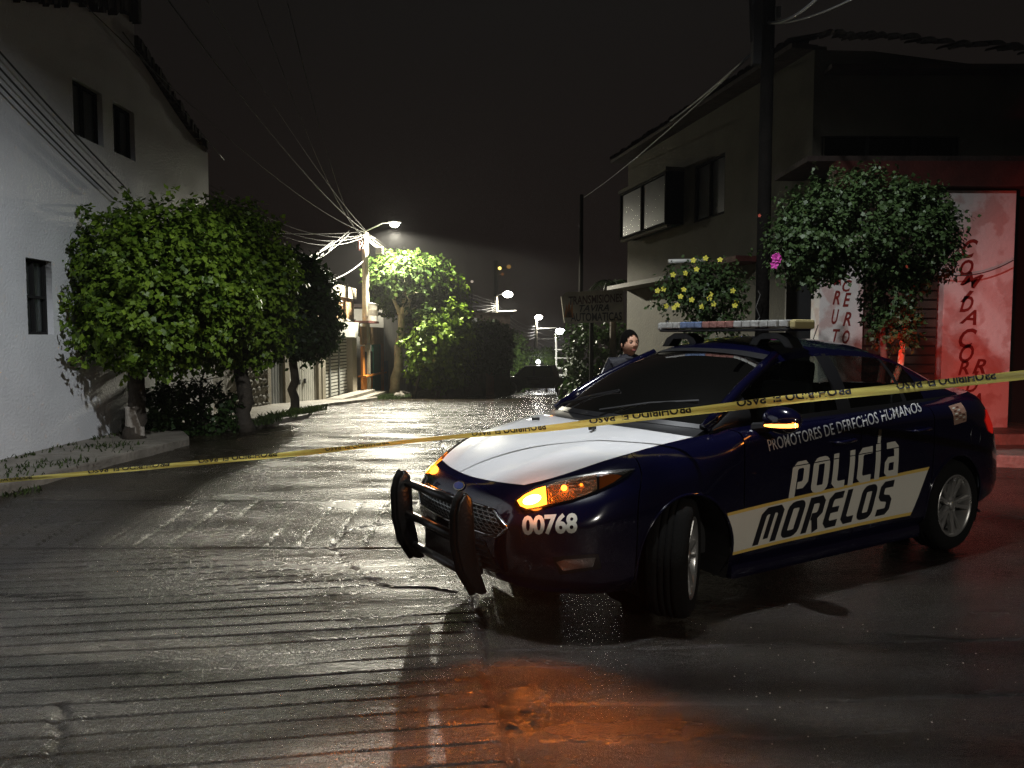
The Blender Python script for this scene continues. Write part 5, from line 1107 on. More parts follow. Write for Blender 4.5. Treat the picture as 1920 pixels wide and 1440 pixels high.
GL = {  # unit glyph cells (x 0..w, y 0..1)
 'P': (.62, [stroke([(.10, 0), (.10, .80), (.20, .90), (.42, .90), (.52, .80), (.52, .42), (.42, .32), (.24, .32)], T)]),
 'O': (.62, [stroke(rr(.10, .10, .52, .90, .12), T, True)]),
 'L': (.50, [stroke([(.10, 1), (.10, .20), (.20, .10), (.50, .10)], T)]),
 'I': (.20, [stroke([(.10, 0), (.10, 1)], T)]),
 'Í': (.24, [stroke([(.10, 0), (.10, 1.02)], T), stroke([(.12, 1.04), (.18, 1.42)], .13)]),
 'C': (.58, [stroke([(.58, .90), (.20, .90), (.10, .80), (.10, .20), (.20, .10), (.56, .10)], T)]),
 'A': (.60, [stroke([(.08, .90), (.40, .90), (.50, .80), (.50, 0)], T), stroke([(.46, .10), (.18, .10), (.10, .18), (.10, .42), (.18, .50), (.46, .50)], .17)]),
 'M': (.80, [stroke([(.10, 0), (.10, .80), (.20, .90), (.60, .90), (.70, .80), (.70, 0)], T), stroke([(.40, .12), (.40, .86)], .17)]),
 'R': (.62, [stroke([(.10, 0), (.10, .90), (.42, .90), (.52, .80), (.52, .54), (.42, .44), (.22, .44)], T), stroke([(.34, .42), (.52, 0)], T)]),
 'E': (.54, [stroke([(.54, .90), (.20, .90), (.10, .80), (.10, .20), (.20, .10), (.54, .10)], T), stroke([(.16, .5), (.48, .5)], .17)]),
 'S': (.56, [stroke([(.54, .90), (.18, .90), (.10, .82), (.10, .60), (.18, .52), (.40, .48), (.48, .40), (.48, .18), (.40, .10), (.06, .10)], T)]),
}
def glyph_word(word, quad, m_, fn, shear=.18, gapx=.14, off=.004, nm='letter'):
    tot = sum(GL[c][0] for c in word) + gapx * (len(word) - 1); x = 0
    for c in word:
        wd, polys = GL[c]
        for pg in polys:
            pp = [[(((px_ + x) / tot), py_) for px_, py_ in pl_] for pl_ in pg]
            pp = [[(s + (t - .5) * shear / tot, t) for s, t in pl_] for pl_ in pp]
            qq = [[lerp2(lerp2(quad[0], quad[1], s), lerp2(quad[3], quad[2], s), t) for s, t in pl_] for pl_ in pp]
            patch(nm, qq, lambda a, b: fn(a, b, off), m_, maxlen=.05)
        x += wd + gapx
glyph_word('POLICÍA', [uw(1480, 934), uw(1684, 890), uw(1682, 826), uw(1484, 868)], M['vinylW'], side_body, shear=.10)
glyph_word('MORELOS', [uw(1416, 1022), uw(1668, 962), uw(1672, 900), uw(1424, 955)], M['inkblack'], side_body, shear=.26, off=.0045)
me = text_mesh('PROMOTORES DE DERECHOS HUMANOS', .004, 1.02); f_ = fit_text(me, [(1442, 846, 0), (1728, 772, 0), (1724, 753, 0), (1437, 824, 0)]); map_mesh(me, f_); subdiv(me, 12); map_mesh(me, lambda c: px_body(c.x, c.y, .004) or side_body(2.5, .9)); finish('motto_lettering', me, M['vinylG'], car)
me = text_mesh('00768', .035, .96); f_ = fit_text(me, [(980, 1004, 0), (1082, 1000, 0), (1083, 961, 0), (979, 967, 0)]); map_mesh(me, f_); subdiv(me, 8)
map_mesh(me, lambda c: px_body(c.x, c.y, .003) or Vector((0, 0, .5))); finish('unit_number', me, M['reflW'], car)
# sticker on the rear flank
q = [uw(1778, 762), uw(1801, 755), uw(1811, 790), uw(1788, 797)]; patch('notice_sticker', q, lambda a, b: side_body(a, b, .003), mat('sticker_paper', (.30, .18, .13), .6), maxlen=.04)
for k in range(6):
    for j in range(3):
        a_ = lambda s, t: lerp2(lerp2(q[3], q[2], s), lerp2(q[0], q[1], s), t); s0, t0 = .12 + j * .28, .10 + k * .145
        if random.random() < .8: patch('sticker_text', [a_(s0, t0), a_(s0 + .2, t0), a_(s0 + .2, t0 + .06), a_(s0, t0 + .06)], lambda a, b: side_body(a, b, .004), M['vinylW'] if (k + j) % 2 else M['rust'], maxlen=.1)

# ---- headlights: outline taken on the body surface, one each side
M['amber'] = glow('amber_lamp_glow', (1, .22, .015), 9); M['amberhot'] = glow('amber_bulb_glow', (1, .36, .05), 130)
M['lens'] = glassmat('clear_lens', (.92, .92, .92), 1.45); M['housing'] = mat('lamp_housing', (.30, .29, .27), .25, metal=.8)
hlo = [(965, 938), (972, 950), (986, 957), (1020, 951), (1072, 940), (1118, 924), (1152, 907), (1176, 893), (1191, 879), (1160, 880), (1120, 885), (1080, 892), (1040, 900), (1005, 912), (980, 926)]
amb = [(970, 939), (976, 949), (988, 954), (1012, 950), (1026, 946), (1023, 912), (1006, 917), (984, 928)]
mid_ = [(1029, 946), (1070, 938), (1098, 929), (1120, 919), (1119, 890), (1080, 897), (1045, 904), (1026, 911)]
mark = [(1124, 918), (1150, 905), (1166, 893), (1150, 888), (1124, 891)]
for s in (False, True):
    hb_ = patch('headlight', hlo, lambda a, b: px_body(a, b, .0015), M['trimblack'], maxlen=12, mirror=s)
    q = patch('reflector', [(p[0], p[1]) for p in mid_], lambda a, b: px_body(a, b, .003), mat('orange_lit_reflector', (.75, .50, .35), .18, metal=.9, bump=1, scale=60), hb_, maxlen=8, mirror=s)
    patch('side_marker', mark, lambda a, b: px_body(a, b, .003), mat('amber_reflector', (.35, .08, .01), .3), hb_, maxlen=12, mirror=s)
    patch('upper_lens', [(1040, 902), (1085, 893), (1125, 887), (1165, 882), (1186, 881), (1168, 891), (1122, 889), (1080, 896), (1045, 904)], lambda a, b: px_body(a, b, .0035), M['housing'], hb_, maxlen=12, mirror=s)
    patch('turn_signal', amb, lambda a, b: px_body(a, b, .003), M['amber'], hb_, maxlen=10, mirror=s)
    patch('turn_signal_bulb', [(x_, y_) for x_, y_ in [(998 + 17 * math.cos(a), 938 - 4 * math.cos(a) + 9 * math.sin(a)) for a in np.linspace(0, 5.9, 14)]], lambda a, b: px_body(a, b, .006), M['amberhot'], hb_, maxlen=10, mirror=s)
    for (bx, by, r_) in ((1058, 916, 5.5), (1090, 910, 3)):
        patch('lamp_bulb', [(bx + r_ * math.cos(a), by + r_ * math.sin(a)) for a in np.linspace(0, 5.7, 10)], lambda a, b: px_body(a, b, .006), glow('small_amber_glow', (1, .25, .02), 10 if r_ > 4 else 3), hb_, maxlen=20, mirror=s)
    fo = patch('headlight_cover', hlo, lambda a, b: px_body(a, b, .012), M['lens'], hb_, maxlen=12, mirror=s, smooth=True)
    p = px_body(992, 938, .07); sg = -1 if s else 1; lamp_light('lamp', (p.x, p.y * sg, p.z), 2.2, (1, .22, .02), .05, hb_); lo2 = lamp_light('lamp', (p.x, p.y * sg, p.z), 230.0 if not s else 25, (1, .21, .014), .035, hb_, spot=84, blend=1.0); lo2.rotation_euler = Vector((-.50, -.80 * sg, -.50)).to_track_quat('-Z', 'Y').to_euler()
# fog lamps
for s in (False, True):
    f0 = patch('fog_lamp', [(1043, 1054), (1058, 1049), (1117, 1045), (1111, 1062), (1056, 1070)], lambda a, b: px_body(a, b, .003), M['chrome'], maxlen=10, mirror=s)
    patch('fog_surround', [(1035, 1044), (1122, 1038), (1128, 1066), (1050, 1078)], lambda a, b: px_body(a, b, .0015), M['trimblack'], maxlen=12, mirror=s)
# grille
gr = [front_body(0, .5)]
go = [(v, w) for v, w in ((-.40, .605), (.40, .605), (.53, .535), (.46, .475), (-.46, .475), (-.53, .535))]
gp = patch('grille', go, lambda a, b: front_body(a, b, .002), M['dark'], maxlen=.04)
rim_ = MB(); n_ = len(go)
for k in range(n_):
    a, b = go[k], go[(k + 1) % n_]; pts = [front_body(*lerp2(a, b, t), .008) for t in np.linspace(0, 1, 9)]; rim_.tube([p for p in pts if p], .007, 6)
rim_.build('grille_surround', M['chrome'], gp, smooth=True)
def inside(p, poly):
    c = False
    for (x1_, y1_), (x2_, y2_) in zip(poly, poly[1:] + poly[:1]):
        if (y1_ > p[1]) != (y2_ > p[1]) and p[0] < (x2_ - x1_) * (p[1] - y1_) / (y2_ - y1_) + x1_: c = not c
    return c
ms_ = MB()
for iv in range(-11, 12):
    for iw in range(7):
        v = iv * .048 + (.024 if iw % 2 else 0); w = .483 + iw * .0185
        if all(inside((v + a, w + b), go) for a, b in ((-.024, 0), (.024, 0), (0, .009), (0, -.009))):
            pts = [front_body(v + a, w + b, .010) for a, b in ((-.022, 0), (-.012, .0085), (.012, .0085), (.022, 0), (.012, -.0085), (-.012, -.0085), (-.022, 0))]; ms_.tube(pts, .0022, 3, cap=False)
ms_.build('grille_mesh', M['greypaint'], gp, kind='stuff')
lo_ = [(-.36, .43), (.36, .43), (.44, .30), (.30, .265), (-.30, .265), (-.44, .30)]
lg = patch('lower_grille', lo_, lambda a, b: front_body(a, b, .002), M['dark'], maxlen=.05)
for k in range(5):
    w = .29 + k * .03; vv = .42 - abs(.30 - w) * .5; mb = MB(); mb.tube([front_body(v, w, .008) for v in np.linspace(-vv, vv, 15)], .006, 4); mb.build('slat', M['trimblack'], lg)
for s in (1, -1):
    mb = MB(); pts = [front_body(v * s, w, .006) for v, w in ((.40, .262), (.52, .232), (.64, .225), (.74, .235))]; mb.tube([p for p in pts if p], .012, 6); mb.build('lip_spoiler', M['blue'], car)
em = [(.062 * math.cos(a), .662 + .024 * math.sin(a)) for a in np.linspace(0, 6.0, 22)]; eo = patch('badge', em, lambda a, b: front_body(a, b, .006), M['chrome'], maxlen=.03)
patch('badge_face', [(.052 * math.cos(a), .662 + .017 * math.sin(a)) for a in np.linspace(0, 6.0, 22)], lambda a, b: front_body(a, b, .0075), mat('badge_blue', (.03, .05, .16), .3), eo, maxlen=.03)
# push bumper
pbm = MB(); pbm.box(U(.02, 0, .30), (.05, .62, .12))
pbo = pbm.build('push_bumper', M['blackgloss'], car)
for v in (.385, -.385):
    prof = [(-.02, .165), (-.06, .18), (-.135, .30), (-.17, .44), (-.175, .60), (-.155, .67), (-.125, .71), (-.10, .71), (-.075, .68), (-.065, .60), (-.055, .42), (-.02, .27), (.02, .17)]
    mb = MB(); mb.prism([U(u, v, w) for u, w in prof], (0, -.026, 0), (0, .026, 0)); mb.build('upright', M['blackgloss'], pbo, bevel=.016, smooth=True)
    q = [(u * .0 - .242 if 0 else u - .006, w) for u, w in prof[1:7]]; mb = MB(); mb.tube([U(u, v, w) for u, w in q], .020, 8); mb.build('rubber_strip', M['tyre'], pbo, smooth=True)
for w, u in ((.64, -.10), (.45, -.095), (.255, -.05)):
    MB().tube([U(u, .39, w), U(u, -.39, w)], .024, 10).build('crossbar', M['blackgloss'], pbo, smooth=True)
# wheels
def wheel(u, v, sgn, steer):
    t = Matrix.Translation(U(u, v * sgn, .322)) @ Matrix.Rotation(steer, 4, 'Z')
    if sgn == -1: t = t @ Matrix.Rotation(math.pi, 4, 'Z')
    # wheel local: axis along -Y outward
    R_, Wd = .322, .215
    prof = [(.205, -Wd / 2 + .01), (.235, -Wd / 2 - .004), (.27, -Wd / 2 - .008), (.30, -Wd / 2 + .004), (.316, -Wd / 2 + .022), (.322, -.055), (.322, -.038), (.314, -.036), (.314, -.030), (.322, -.028), (.322, -.004), (.314, -.002), (.314, .004), (.322, .006), (.322, .030), (.314, .032), (.314, .038), (.322, .040), (.322, .06), (.316, Wd / 2 - .022), (.30, Wd / 2 - .004), (.27, Wd / 2 + .008), (.235, Wd / 2 + .004), (.205, Wd / 2 - .01)]
    n = 72; V = []; 
    for k in range(n):
        a = 2 * math.pi * k / n
        for r, y in prof:
            tr = r - (.007 if (r > .315 and k % 2 and abs(y) > .04) else 0); V.append((tr * math.cos(a), y, tr * math.sin(a)))
    m_ = len(prof); Fc = [(k * m_ + j, k * m_ + j + 1, ((k + 1) % n) * m_ + j + 1, ((k + 1) % n) * m_ + j) for k in range(n) for j in range(m_ - 1)]
    mb = MB(); mb.add([t @ Vector(p) for p in V], Fc); ty = mb.build('tyre', M['tyre'], car, smooth=True)
    def lathe(pr, n=48):
        V = [(r * math.cos(2 * math.pi * k / n), y, r * math.sin(2 * math.pi * k / n)) for k in range(n) for r, y in pr]; m_ = len(pr); return [t @ Vector(p) for p in V], [(k * m_ + j, k * m_ + j + 1, ((k + 1) % n) * m_ + j + 1, ((k + 1) % n) * m_ + j) for k in range(n) for j in range(m_ - 1)]
    mb = MB(); mb.add(*lathe([(.222, -.100), (.218, -.108), (.208, -.106), (.200, -.090), (.190, -.05), (.188, .08)])); rim = mb.build('rim', M['alloy'], car, smooth=True)
    mb = MB(); mb.add(*lathe([(.0, -.015), (.188, -.015)])); mb.build('brake_shadow_plate', M['dark'], rim)
    mb = MB(); mb.add(*lathe([(.02, -.035), (.145, -.035), (.145, -.028)])); mb.build('brake_disc', M['steel'], rim)
    for k in range(10):
        a = 2 * math.pi * (k // 2) / 5 + (.20 if k % 2 else -.20); a2 = 2 * math.pi * (k // 2) / 5 + (.10 if k % 2 else -.10)
        p0 = Vector((.035 * math.cos(a2), -.072, .035 * math.sin(a2))); p1 = Vector((.207 * math.cos(a), -.092, .207 * math.sin(a))); d = (p1 - p0).normalized(); sd_ = d.cross(Vector((0, 1, 0))).normalized()
        V = []; 
        for p, w_ in ((p0, .017), (p0.lerp(p1, .5), .0125), (p1, .018)):
            V += [p + sd_ * w_ + Vector((0, .006, 0)), p + sd_ * w_ * .6 + Vector((0, -.006, 0)), p - sd_ * w_ * .6 + Vector((0, -.006, 0)), p - sd_ * w_ + Vector((0, .006, 0)), p - sd_ * w_ + Vector((0, .03, 0)), p + sd_ * w_ + Vector((0, .03, 0))]
        Fc = [(i * 6 + j, i * 6 + (j + 1) % 6, (i + 1) * 6 + (j + 1) % 6, (i + 1) * 6 + j) for i in range(2) for j in range(6)]
        mb = MB(); mb.add([t @ p for p in V], Fc); mb.build('spoke', M['alloy'], rim, smooth=False)
    mb = MB(); mb.add(*lathe([(.0, -.094), (.030, -.092), (.036, -.086), (.036, -.05)], 20)); mb.build('hub_cap', M['alloy'], rim, smooth=True)
    mb = MB()
    for k in range(5):
        a = 2 * math.pi * k / 5; c_ = Vector((.055 * math.cos(a), 0, .055 * math.sin(a))); mb.tube([t @ (c_ + Vector((0, -.082, 0))), t @ (c_ + Vector((0, -.05, 0)))], .008, 6)
    mb.build('wheel_nuts', M['steel'], rim)
STEER = rad(37)
wheel(.98, .795, 1, STEER); wheel(.98, .795, -1, STEER); wheel(3.62, .80, 1, 0); wheel(3.62, .80, -1, 0)
for (au, aw, ar) in ARCH:
    for sgn in (1, -1):
        mb = MB(); n = 26; A0, A1 = -.45, math.pi + .45; V = []
        for k in range(n):
            a = A0 + (A1 - A0) * k / (n - 1); r_ = ar + .004
            for vv in (.885, .50): V.append(U(au + r_ * math.cos(a), vv * sgn, aw + r_ * math.sin(a)))
        mb.add(V, [(k * 2, k * 2 + 1, k * 2 + 3, k * 2 + 2) for k in range(n - 1)]); V2 = [U(au, .50 * sgn, aw)] + [U(au + (ar + .004) * math.cos(a), .50 * sgn, aw + (ar + .004) * math.sin(a)) for a in np.linspace(0, 6.283, 24)]; mb.add(V2, [(0, k, k + 1) for k in range(1, 24)]); mb.build('wheel_arch_liner', M['dark'], car)
        lip = MB(); pts = []
        for a in np.linspace(-.25, math.pi + .25, 30):
            u, w = au + (ar + .003) * math.cos(a), aw + (ar + .003) * math.sin(a); p = side_body(u + .004 * math.cos(a), w + .004 * math.sin(a), .001)
            if abs(p.y) > .78: pts.append(Vector((p.x, p.y * (1 if sgn == 1 else -1), p.z)))
        lip.tube(pts, .008, 6); lip.build('wheel_arch_lip', M['blue'], car, smooth=True)
for sgn in (1, -1):   # sills, crease, handles, mirrors, tail lamps
    mb = MB(); mb.box(U(2.3, .83 * sgn, .19), (1.9, .10, .09)); mb.build('sill', M['blue'], car, bevel=.03)
    def sbp(u, w, off): p = side_body(u, w, off); return Vector((p.x, p.y * sgn, p.z))
    for (uh, wh) in ((2.30, .865), (3.12, .885)):
        mb = MB(); mb.tube([sbp(uh - .10, wh, .0), sbp(uh - .085, wh + .004, .035), sbp(uh + .075, wh + .010, .035), sbp(uh + .09, wh + .01, .0)], .011, 8); mb.build('door_handle', M['blue'], car, smooth=True)
    cr = MB(); cr.tube([sbp(u, .735 + (u - 1.3) * .035, .0035) for u in np.linspace(1.46, 3.22, 26)], .0035, 5); cr.build('door_crease', M['blue'], car, smooth=True)
    lb = MB(); lb.tube([sbp(u, .40 + (u - 1.5) * .02, .0) for u in np.linspace(1.5, 3.15, 20)], .008, 5)
    MO = 0 if sgn == 1 else .14
    mr = MB(); mr.ball(U(1.60 + MO, 1.0 * sgn, 1.045), (.075, .125, .078), 18, 12); mo = mr.build('door_mirror', M['blue'], car, smooth=True); MB().tube([U(1.56, .84 * sgn, .985), U(1.58, .93 * sgn, 1.0)], [.035, .028], 8).build('mirror_arm', M['trimblack'], mo)
    MB().ball(U(1.64 + MO, 1.0 * sgn, 1.05), (.045, .105, .062), 16, 10).build('mirror_glass', M['chrome'], mo, smooth=True)
    sig = [(1.545, .93, 1.012), (1.527, .98, 1.016), (1.532, 1.04, 1.020), (1.552, 1.09, 1.024), (1.585, 1.118, 1.028)]
    mb = MB(); mb.tube([U(u + MO, v * sgn, w) for u, v, w in sig], [.006, .009, .011, .012, .011], 8); mb.build('mirror_indicator', glow('mirror_indicator_glow', (1, .30, .05), 7), mo, smooth=True)
    mb = MB(); mb.ball(U(1.575 + MO, 1.108 * sgn, 1.027), .012, 8, 6); mb.build('indicator_bulb', M['amberhot'], mo)
    lamp_light('lamp', U(1.53, 1.15 * sgn, 1.02), .35, (1, .3, .04), .02, mo)
    tl_ = [(4.08, .82), (4.18, .79), (4.25, .86), (4.25, .96), (4.14, .97), (4.03, .90)]
    tm_ = patch('tail_lamp', tl_, lambda a, b: side_body(a, b, .004), glow('tail_lamp_glow', (1, .02, .01), .35) if sgn == 0 else mat('tail_lamp_red', (.25, .01, .008), .2, emit=(1, .02, .01), es=.25), maxlen=.03, mirror=(sgn == -1))
    lt = lamp_light('lamp', U(4.62, .55 * sgn, .92), 320 if sgn == 1 else 120, (1, .045, .025), .05, tm_, spot=92, blend=.35); lt.rotation_euler = Vector((1, -.12, -.05)).to_track_quat('-Z', 'Y').to_euler()
# fuel flap seam + skid plate
fl = [side_body(3.86 + .075 * math.cos(a), .80 + .075 * math.sin(a), .0015) for a in np.linspace(0, 6.283, 26)]; MB().tube(fl, .0022, 4).build('fuel_flap_seam', M['trimblack'], car)
# light bar
LBV0, LBV1, LBU = -.66, .64, 2.20
M['barlens'] = mat('clear_bar_plastic', (.36, .36, .34), .22, bump=.4, scale=30, var=.1, vscale=20); M['barblue'] = mat('blue_bar_lens', (.13, .18, .30), .25, bump=.4, scale=40, var=.2, vscale=30); M['barred'] = mat('red_bar_lens', (.27, .13, .11), .25, bump=.4, scale=40, var=.2, vscale=30)
lbb = MB(); lbb.box(U(LBU, .07, 1.552), (.24, 1.16, .018)); lbo = lbb.build('light_bar', M['trimblack'], car, bevel=.01)
n = 16; edges = np.linspace(-.505, .645, n + 1)
for k in range(n):
    a, b = edges[k], edges[k + 1]; m_ = 'barlens' if (k < 3 or 12 < k) else 'barblue' if k < 6 else 'barred' if k < 10 else 'barlens'
    MB().box(U(LBU, (a + b) / 2, 1.590), (.25 - (.03 if k in (0, n - 1) else 0), b - a - .003, .046)).build('light_module', M[m_], lbo, bevel=.008)
for s, vv in ((1, .67), (-1, -.53)): MB().box(U(LBU, vv, 1.584), (.20, .045, .060)).build('end_cap', mat('yellowed_end_cap', (.40, .34, .16), .4) if s == 1 else M['barlens'], lbo, bevel=.016)
MB().tube([U(LBU - .02, -.53, 1.60), U(LBU - .02, -.53, 1.632)], .012, 8).build('end_knob', M['chrome'], lbo)
for vv in (-.36, .46):
    mb = MB(); prof = [(-.19, 1.435), (-.14, 1.50), (-.06, 1.535), (.06, 1.535), (.14, 1.50), (.19, 1.435), (.12, 1.435), (.07, 1.49), (-.07, 1.49), (-.12, 1.435)]
    mb.prism([U(LBU, vv + a, w) for a, w in prof], (-.05, 0, 0), (.05, 0, 0)); mb.build('mounting_foot', M['trimblack'], lbo, bevel=.005)
MB().tube([U(3.2, 0, 1.44), U(3.28, 0, 1.60)], .004, 5).build('aerial', M['trimblack'], car)

# ================================================================== OFFICER (stands beyond the car)
per = empty('person', at(1180, 640, 6.95), .0, label='officer in dark jacket with tied back black hair standing behind the patrol car', cat='person')
per.location.z = -.04; px_, py_ = per.location.x, 6.95
skinm = mat('skin', (.62, .34, .22), .5, bump=.1, scale=40); unif = mat('navy_uniform', (.006, .006, .012), .7, bump=.4, scale=30); hairm = mat('black_hair', (.003, .0026, .0022), 1.0, spec=.08)
def skin_body(name, verts, edges_, radii, mat__, parent, root=0, levels=2):
    me = bpy.data.meshes.new(name); me.from_pydata(verts, edges_, []); o = bpy.data.objects.new(name, me); link(o, parent)
    bm = bmesh.new(); bm.from_mesh(me); ly = bm.verts.layers.skin.verify(); bm.verts.ensure_lookup_table()
    for i, r in enumerate(radii): bm.verts[i][ly].radius = r if hasattr(r, '__len__') else (r, r)
    bm.verts[root][ly].use_root = True; bm.to_mesh(me); bm.free()
    o.modifiers.new('s', 'SKIN'); sb2 = o.modifiers.new('d', 'SUBSURF'); sb2.levels = levels; sb2.render_levels = levels
    dg = bpy.context.evaluated_depsgraph_get(); m2 = bpy.data.meshes.new_from_object(o.evaluated_get(dg)); o.modifiers.clear(); o.data = m2; m2.materials.clear(); m2.materials.append(mat__); m2.polygons.foreach_set('use_smooth', [True] * len(m2.polygons)); return o
Vb = [(0, 0, .88), (0, 0, 1.02), (0, .01, 1.18), (0, .01, 1.29), (0, 0, 1.36), (0, 0, 1.43), (.16, 0, 1.315), (.20, 0, 1.20), (.23, .02, 1.04), (.22, -.04, .86), (-.16, 0, 1.315), (-.20, 0, 1.20), (-.23, .02, 1.04), (-.22, -.04, .86), (.09, 0, .80), (.10, -.01, .46), (.10, .01, .09), (.10, -.12, .04), (-.09, 0, .80), (-.10, -.01, .46), (-.10, .01, .09), (-.10, -.12, .04)]
Eb = [(0, 1), (1, 2), (2, 3), (3, 4), (4, 5), (3, 6), (6, 7), (7, 8), (8, 9), (3, 10), (10, 11), (11, 12), (12, 13), (0, 14), (14, 15), (15, 16), (16, 17), (0, 18), (18, 19), (19, 20), (20, 21)]
Rb = [(.16, .11), (.14, .10), (.16, .11), (.14, .095), (.065, .06), (.05, .05), .065, .055, .045, .035, .065, .055, .045, .035, .09, .06, .045, .04, .09, .06, .045, .04]
skin_body('body', Vb, Eb, Rb, unif, per)
# head, turned to her left (image right)
hd = empty('head', (0, -.015, 1.50)); 
hm = MB(); hm.ball((0, 0, 0), (1, 1, 1), 40, 28); 
def headshape(x, y, z):
    # y- is the face side
    w = .074 * (1 - .30 * max(0, -z - .1) ** 1.3); X = x * w; Y = y * (.092 if y < 0 else .100) * (1 - .10 * max(0, -z)); Z = z * .116
    if y < -.3:
        Y -= .020 * math.exp(-((x / .16) ** 2 + ((z + .12) / .16) ** 2)) + .006 * math.exp(-((x / .3) ** 2 + ((z + .48) / .10) ** 2)) + .010 * math.exp(-((x / .35) ** 2 + ((z + .82) / .18) ** 2))
        for s in (-1, 1): Y += .012 * math.exp(-(((x - s * .36) / .16) ** 2 + ((z - .10) / .10) ** 2)); Y -= .006 * math.exp(-(((x - s * .5) / .2) ** 2 + ((z + .22) / .2) ** 2))
    return X, Y, Z
hm.v = [headshape(*p) for p in hm.v]
bpy.data.objects.remove(hd)
ROT = Matrix.Rotation(rad(20), 3, 'Z')
def hp_(p): return Vector((0, -.01, 1.485)) + ROT @ Vector(p)
hm.v = [tuple(hp_(p)) for p in hm.v]; hd = hm.build('head', skinm, per, smooth=True)
nk = MB(); nk.tube([(0, .01, 1.32), hp_((0, .01, -.07))], [.055, .048], 14); nk.build('neck', skinm, hd, smooth=True)
for s in (-1, 1):
    MB().ball(hp_((s * .027, -.078, .010)), (.011, .008, .005), 10, 6).build('eye', M['dark'], hd); MB().tube([hp_((s * .014, -.088, .026)), hp_((s * .028, -.087, .031)), hp_((s * .044, -.078, .026))], .003, 5).build('eyebrow', hairm, hd)
    MB().ball(hp_((s * .073, .005, -.01)), (.010, .016, .026), 8, 8).build('ear', skinm, hd, smooth=True)
mo_ = MB(); mo_.ball(hp_((0, -.088, -.056)), (.018, .008, .005), 10, 6); mo_.build('mouth', mat('lips', (.30, .07, .06), .4), hd, smooth=True)
hr = MB(); hr.ball((0, 0, 0), (1, 1, 1), 32, 22); keep = []
hr.v = [tuple(hp_((x * .081, y * .106 + .006, z * .122 + .010 + (-.0 if y > -.2 else .0)))) for x, y, z in hr.v]
base = [(math.sin(math.pi * i / 22) * math.cos(2 * math.pi * k / 32), math.sin(math.pi * i / 22) * math.sin(2 * math.pi * k / 32), math.cos(math.pi * i / 22)) for i in range(23) for k in range(32)]
hr.f = [f for f in hr.f if not all((base[i][1] < .05 and (base[i][0] / .97) ** 2 + ((base[i][2] + .30) / 1.0) ** 2 < 1) or base[i][2] < -.62 or (base[i][1] < .15 and base[i][2] < -.25) for i in f)]
hr.build('hair', hairm, hd, smooth=True); MB().ball(hp_((0, .115, .02)), (.04, .035, .045), 14, 10).build('hair_bun', hairm, hd, smooth=True)
cb_ = MB(); cb_.tube([(.075 * math.cos(a), .02 + .07 * math.sin(a), 1.365 + .012 * math.sin(a)) for a in np.linspace(0, 6.283, 20)], .022, 8); cb_.build('collar', unif, per, smooth=True)
st = MB(); st.tube([(-.232, -.06, 1.27), (-.262, -.05, 1.20), (-.275, -.04, 1.12)], .007, 6); st.build('reflective_piping', mat('silver_piping', (.8, .8, .8), .4), per)
for s in (-1, 1):
    hb2 = MB(); c_ = Vector((s * .22, -.05, .82)); hb2.ball(c_, (.022, .038, .045), 10, 8); ph_ = hb2.build('hand', skinm, per, smooth=True)
    for k in range(4):
        b_ = c_ + Vector((0, -.028 + .018 * k, -.035)); L_ = (.060, .068, .072, .058)[k]; MB().tube([b_, b_ + Vector((-s * .004, 0, -L_ * .5)), b_ + Vector((-s * .018, 0, -L_))], [.0085, .008, .006], 7).build('finger', skinm, ph_, smooth=True)
    b_ = c_ + Vector((-s * .01, -.034, .0)); MB().tube([b_, b_ + Vector((-s * .01, -.02, -.025)), b_ + Vector((-s * .015, -.024, -.05))], [.010, .009, .007], 7).build('thumb', skinm, ph_, smooth=True)

# ================================================================== CAUTION TAPE
tp = [Vector((-5.68, 6.25, .30)), at(-60, 908, 5.75), at(0, 902, 5.6), at(200, 884, 5.25), at(400, 865, 4.95), at(550, 851, 4.75), at(690, 836, 4.6), at(830, 821, 4.48), at(1000, 806, 4.34), at(1150, 788, 4.22), at(1300, 771, 4.08), at(1500, 747, 3.95), at(1700, 727, 3.85), at(1920, 703, 3.72), at(2100, 684, 3.65), Vector((5.2, 3.15, 1.62))]
po = empty('tape_post', (5.2, 3.15, 0), label='steel post outside the picture on the right holding the barrier tape', cat='post'); MB().tube([(0, 0.03, 0), (0, 0.03, 1.9)], .03, 10).build('shaft', M['steel'], po)
TK = np.concatenate([[0], np.cumsum([(b - a).length for a, b in zip(tp[:-1], tp[1:])])]); TP = np.array([list(p) for p in tp])
wid_k = [.030, .030, .030, .030, .032, .034, .026, .022, .038, .044, .046, .048, .048, .046, .046, .046]
def tape_pt(s, a, off=0):
    p = pchip(TK, TP, [s])[0]; q = pchip(TK, TP, [min(s + .02, TK[-1])])[0] - pchip(TK, TP, [max(s - .02, 0)])[0]; d = Vector(q).normalized(); w = float(np.interp(s, TK, wid_k)); tw = .35 * math.sin(s * 1.3) + .15 * math.sin(s * 3.7 + 1)
    up = Vector((0, 0, 1)); side = d.cross(up).normalized(); upv = side.cross(d).normalized(); v = upv * math.cos(tw) + side * math.sin(tw); n = d.cross(v); n = n if n.y < 0 else -n
    return Vector(p) + v * (a - .5) * w + n * (off + .003 * math.sin(a * 9 + s * 6))
M['tape'] = mat('yellow_tape', (.85, .76, .20), .35, var=.06, vscale=10)
nt_ = M['tape'].node_tree; tr_ = nt_.nodes.new('ShaderNodeBsdfTranslucent'); tr_.inputs[0].default_value = (.8, .66, .16, 1); mx_ = nt_.nodes.new('ShaderNodeMixShader'); mx_.inputs[0].default_value = .35
nt_.links.new(nt_.nodes['Principled BSDF'].outputs[0], mx_.inputs[1]); nt_.links.new(tr_.outputs[0], mx_.inputs[2]); nt_.links.new(mx_.outputs[0], nt_.nodes['Material Output'].inputs[0])
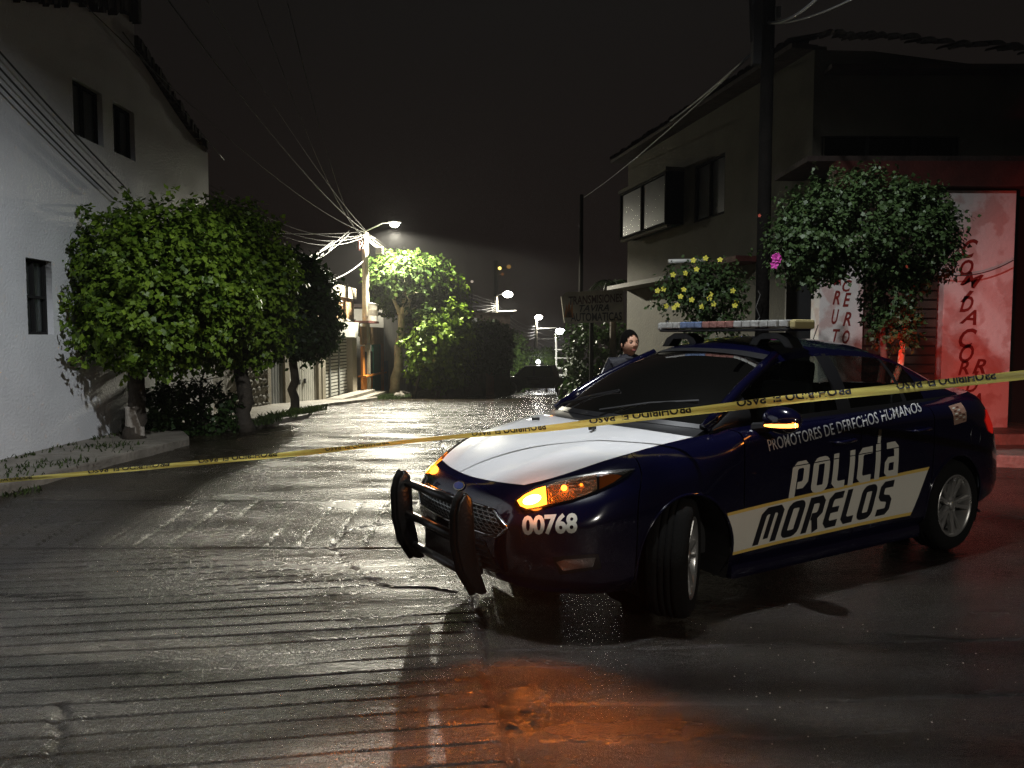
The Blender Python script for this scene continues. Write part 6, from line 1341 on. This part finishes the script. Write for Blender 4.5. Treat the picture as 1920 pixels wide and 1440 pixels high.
Ss = np.linspace(0, TK[-1], 260); G = np.array([[list(tape_pt(s, a)) for s in Ss] for a in np.linspace(0, 1, 5)])
tape = grid_mesh('caution_tape', G, M['tape'], None, label='yellow barrier tape stretched across the whole street in front of the patrol car', cat='barrier tape')
me0 = text_mesh('PROHIBIDO EL PASO', .028, 1.0); x0, x1, y0, y1 = bounds(me0)
def s_of_px(px):
    ss_ = np.linspace(0, TK[-1], 400); pp = pchip(TK, TP, ss_); X = [960 + F * p[0] / (p[1] * cP - (p[2] - CAMH) * sP) for p in pp]; return float(np.interp(px, X, ss_))
for (pa_, pb_) in ((0, 60), (165, 318), (372, 520), (610, 730), (885, 1024), (1106, 1296), (1382, 1596), (1682, 1868)):
    sa, sb2 = s_of_px(pa_), s_of_px(pb_)
    me = me0.copy()
    bm = bmesh.new(); bm.from_mesh(me); cut = y0 + (y1 - y0) * .36
    bmesh.ops.bisect_plane(bm, geom=bm.verts[:] + bm.edges[:] + bm.faces[:], plane_co=(0, cut, 0), plane_no=(0, -1, 0), clear_outer=True); bm.to_mesh(me); bm.free(); subdiv(me, .5)
    # upside down: the tape hangs with its print reversed head to foot, folded so part of each letter is lost
    map_mesh(me, lambda c: tape_pt(sb2 - (c.x - x0) / (x1 - x0) * (sb2 - sa), .99 - (c.y - cut) / (y1 - cut) * .62, .0022)); finish('tape_print', me, M['inkblack'], tape)

# loose grit and small stones on the wet concrete
V = []; Fc = []
for _ in range(170):
    if random.random() < .6: x, y = random.uniform(.9, 3.4), random.uniform(2.5, 4.0)
    else: x, y = random.uniform(-4.8, 3.5), random.uniform(2.6, 9.5)
    r = random.uniform(.002, .0045); z = gz(y) + r * .3; i = len(V)
    V += [(x + r, y, z), (x - r * .7, y + r, z), (x - r * .6, y - r * .9, z), (x, y, z + r * 1.1)]; Fc += [(i, i + 1, i + 3), (i + 1, i + 2, i + 3), (i + 2, i, i + 3)]
me = np_mesh('grit', V, Fc); me.materials.append(M['kerb']); o = bpy.data.objects.new('grit', me); link(o); tag(o, kind='stuff')

# thin haze added to give the lamps their halos: one closed box round everything
hz = MB().box((0, 120, 8.5), (306, 366, 50)); hm = bpy.data.materials.new('night_haze'); hm.use_nodes = True; hn = hm.node_tree.nodes; hn.remove(hn['Principled BSDF'])
pv = hn.new('ShaderNodeVolumePrincipled'); pv.inputs['Density'].default_value = .0005; pv.inputs['Color'].default_value = (.9, .9, .9, 1); pv.inputs['Anisotropy'].default_value = .68; hm.node_tree.links.new(pv.outputs[0], hn['Material Output'].inputs['Volume'])
hz.build('haze', hm, None, kind='stuff')
# every lens has its own lamp, so the glowing faces themselves need not be sampled as lights
for m_ in bpy.data.materials: m_.cycles.emission_sampling = 'NONE'
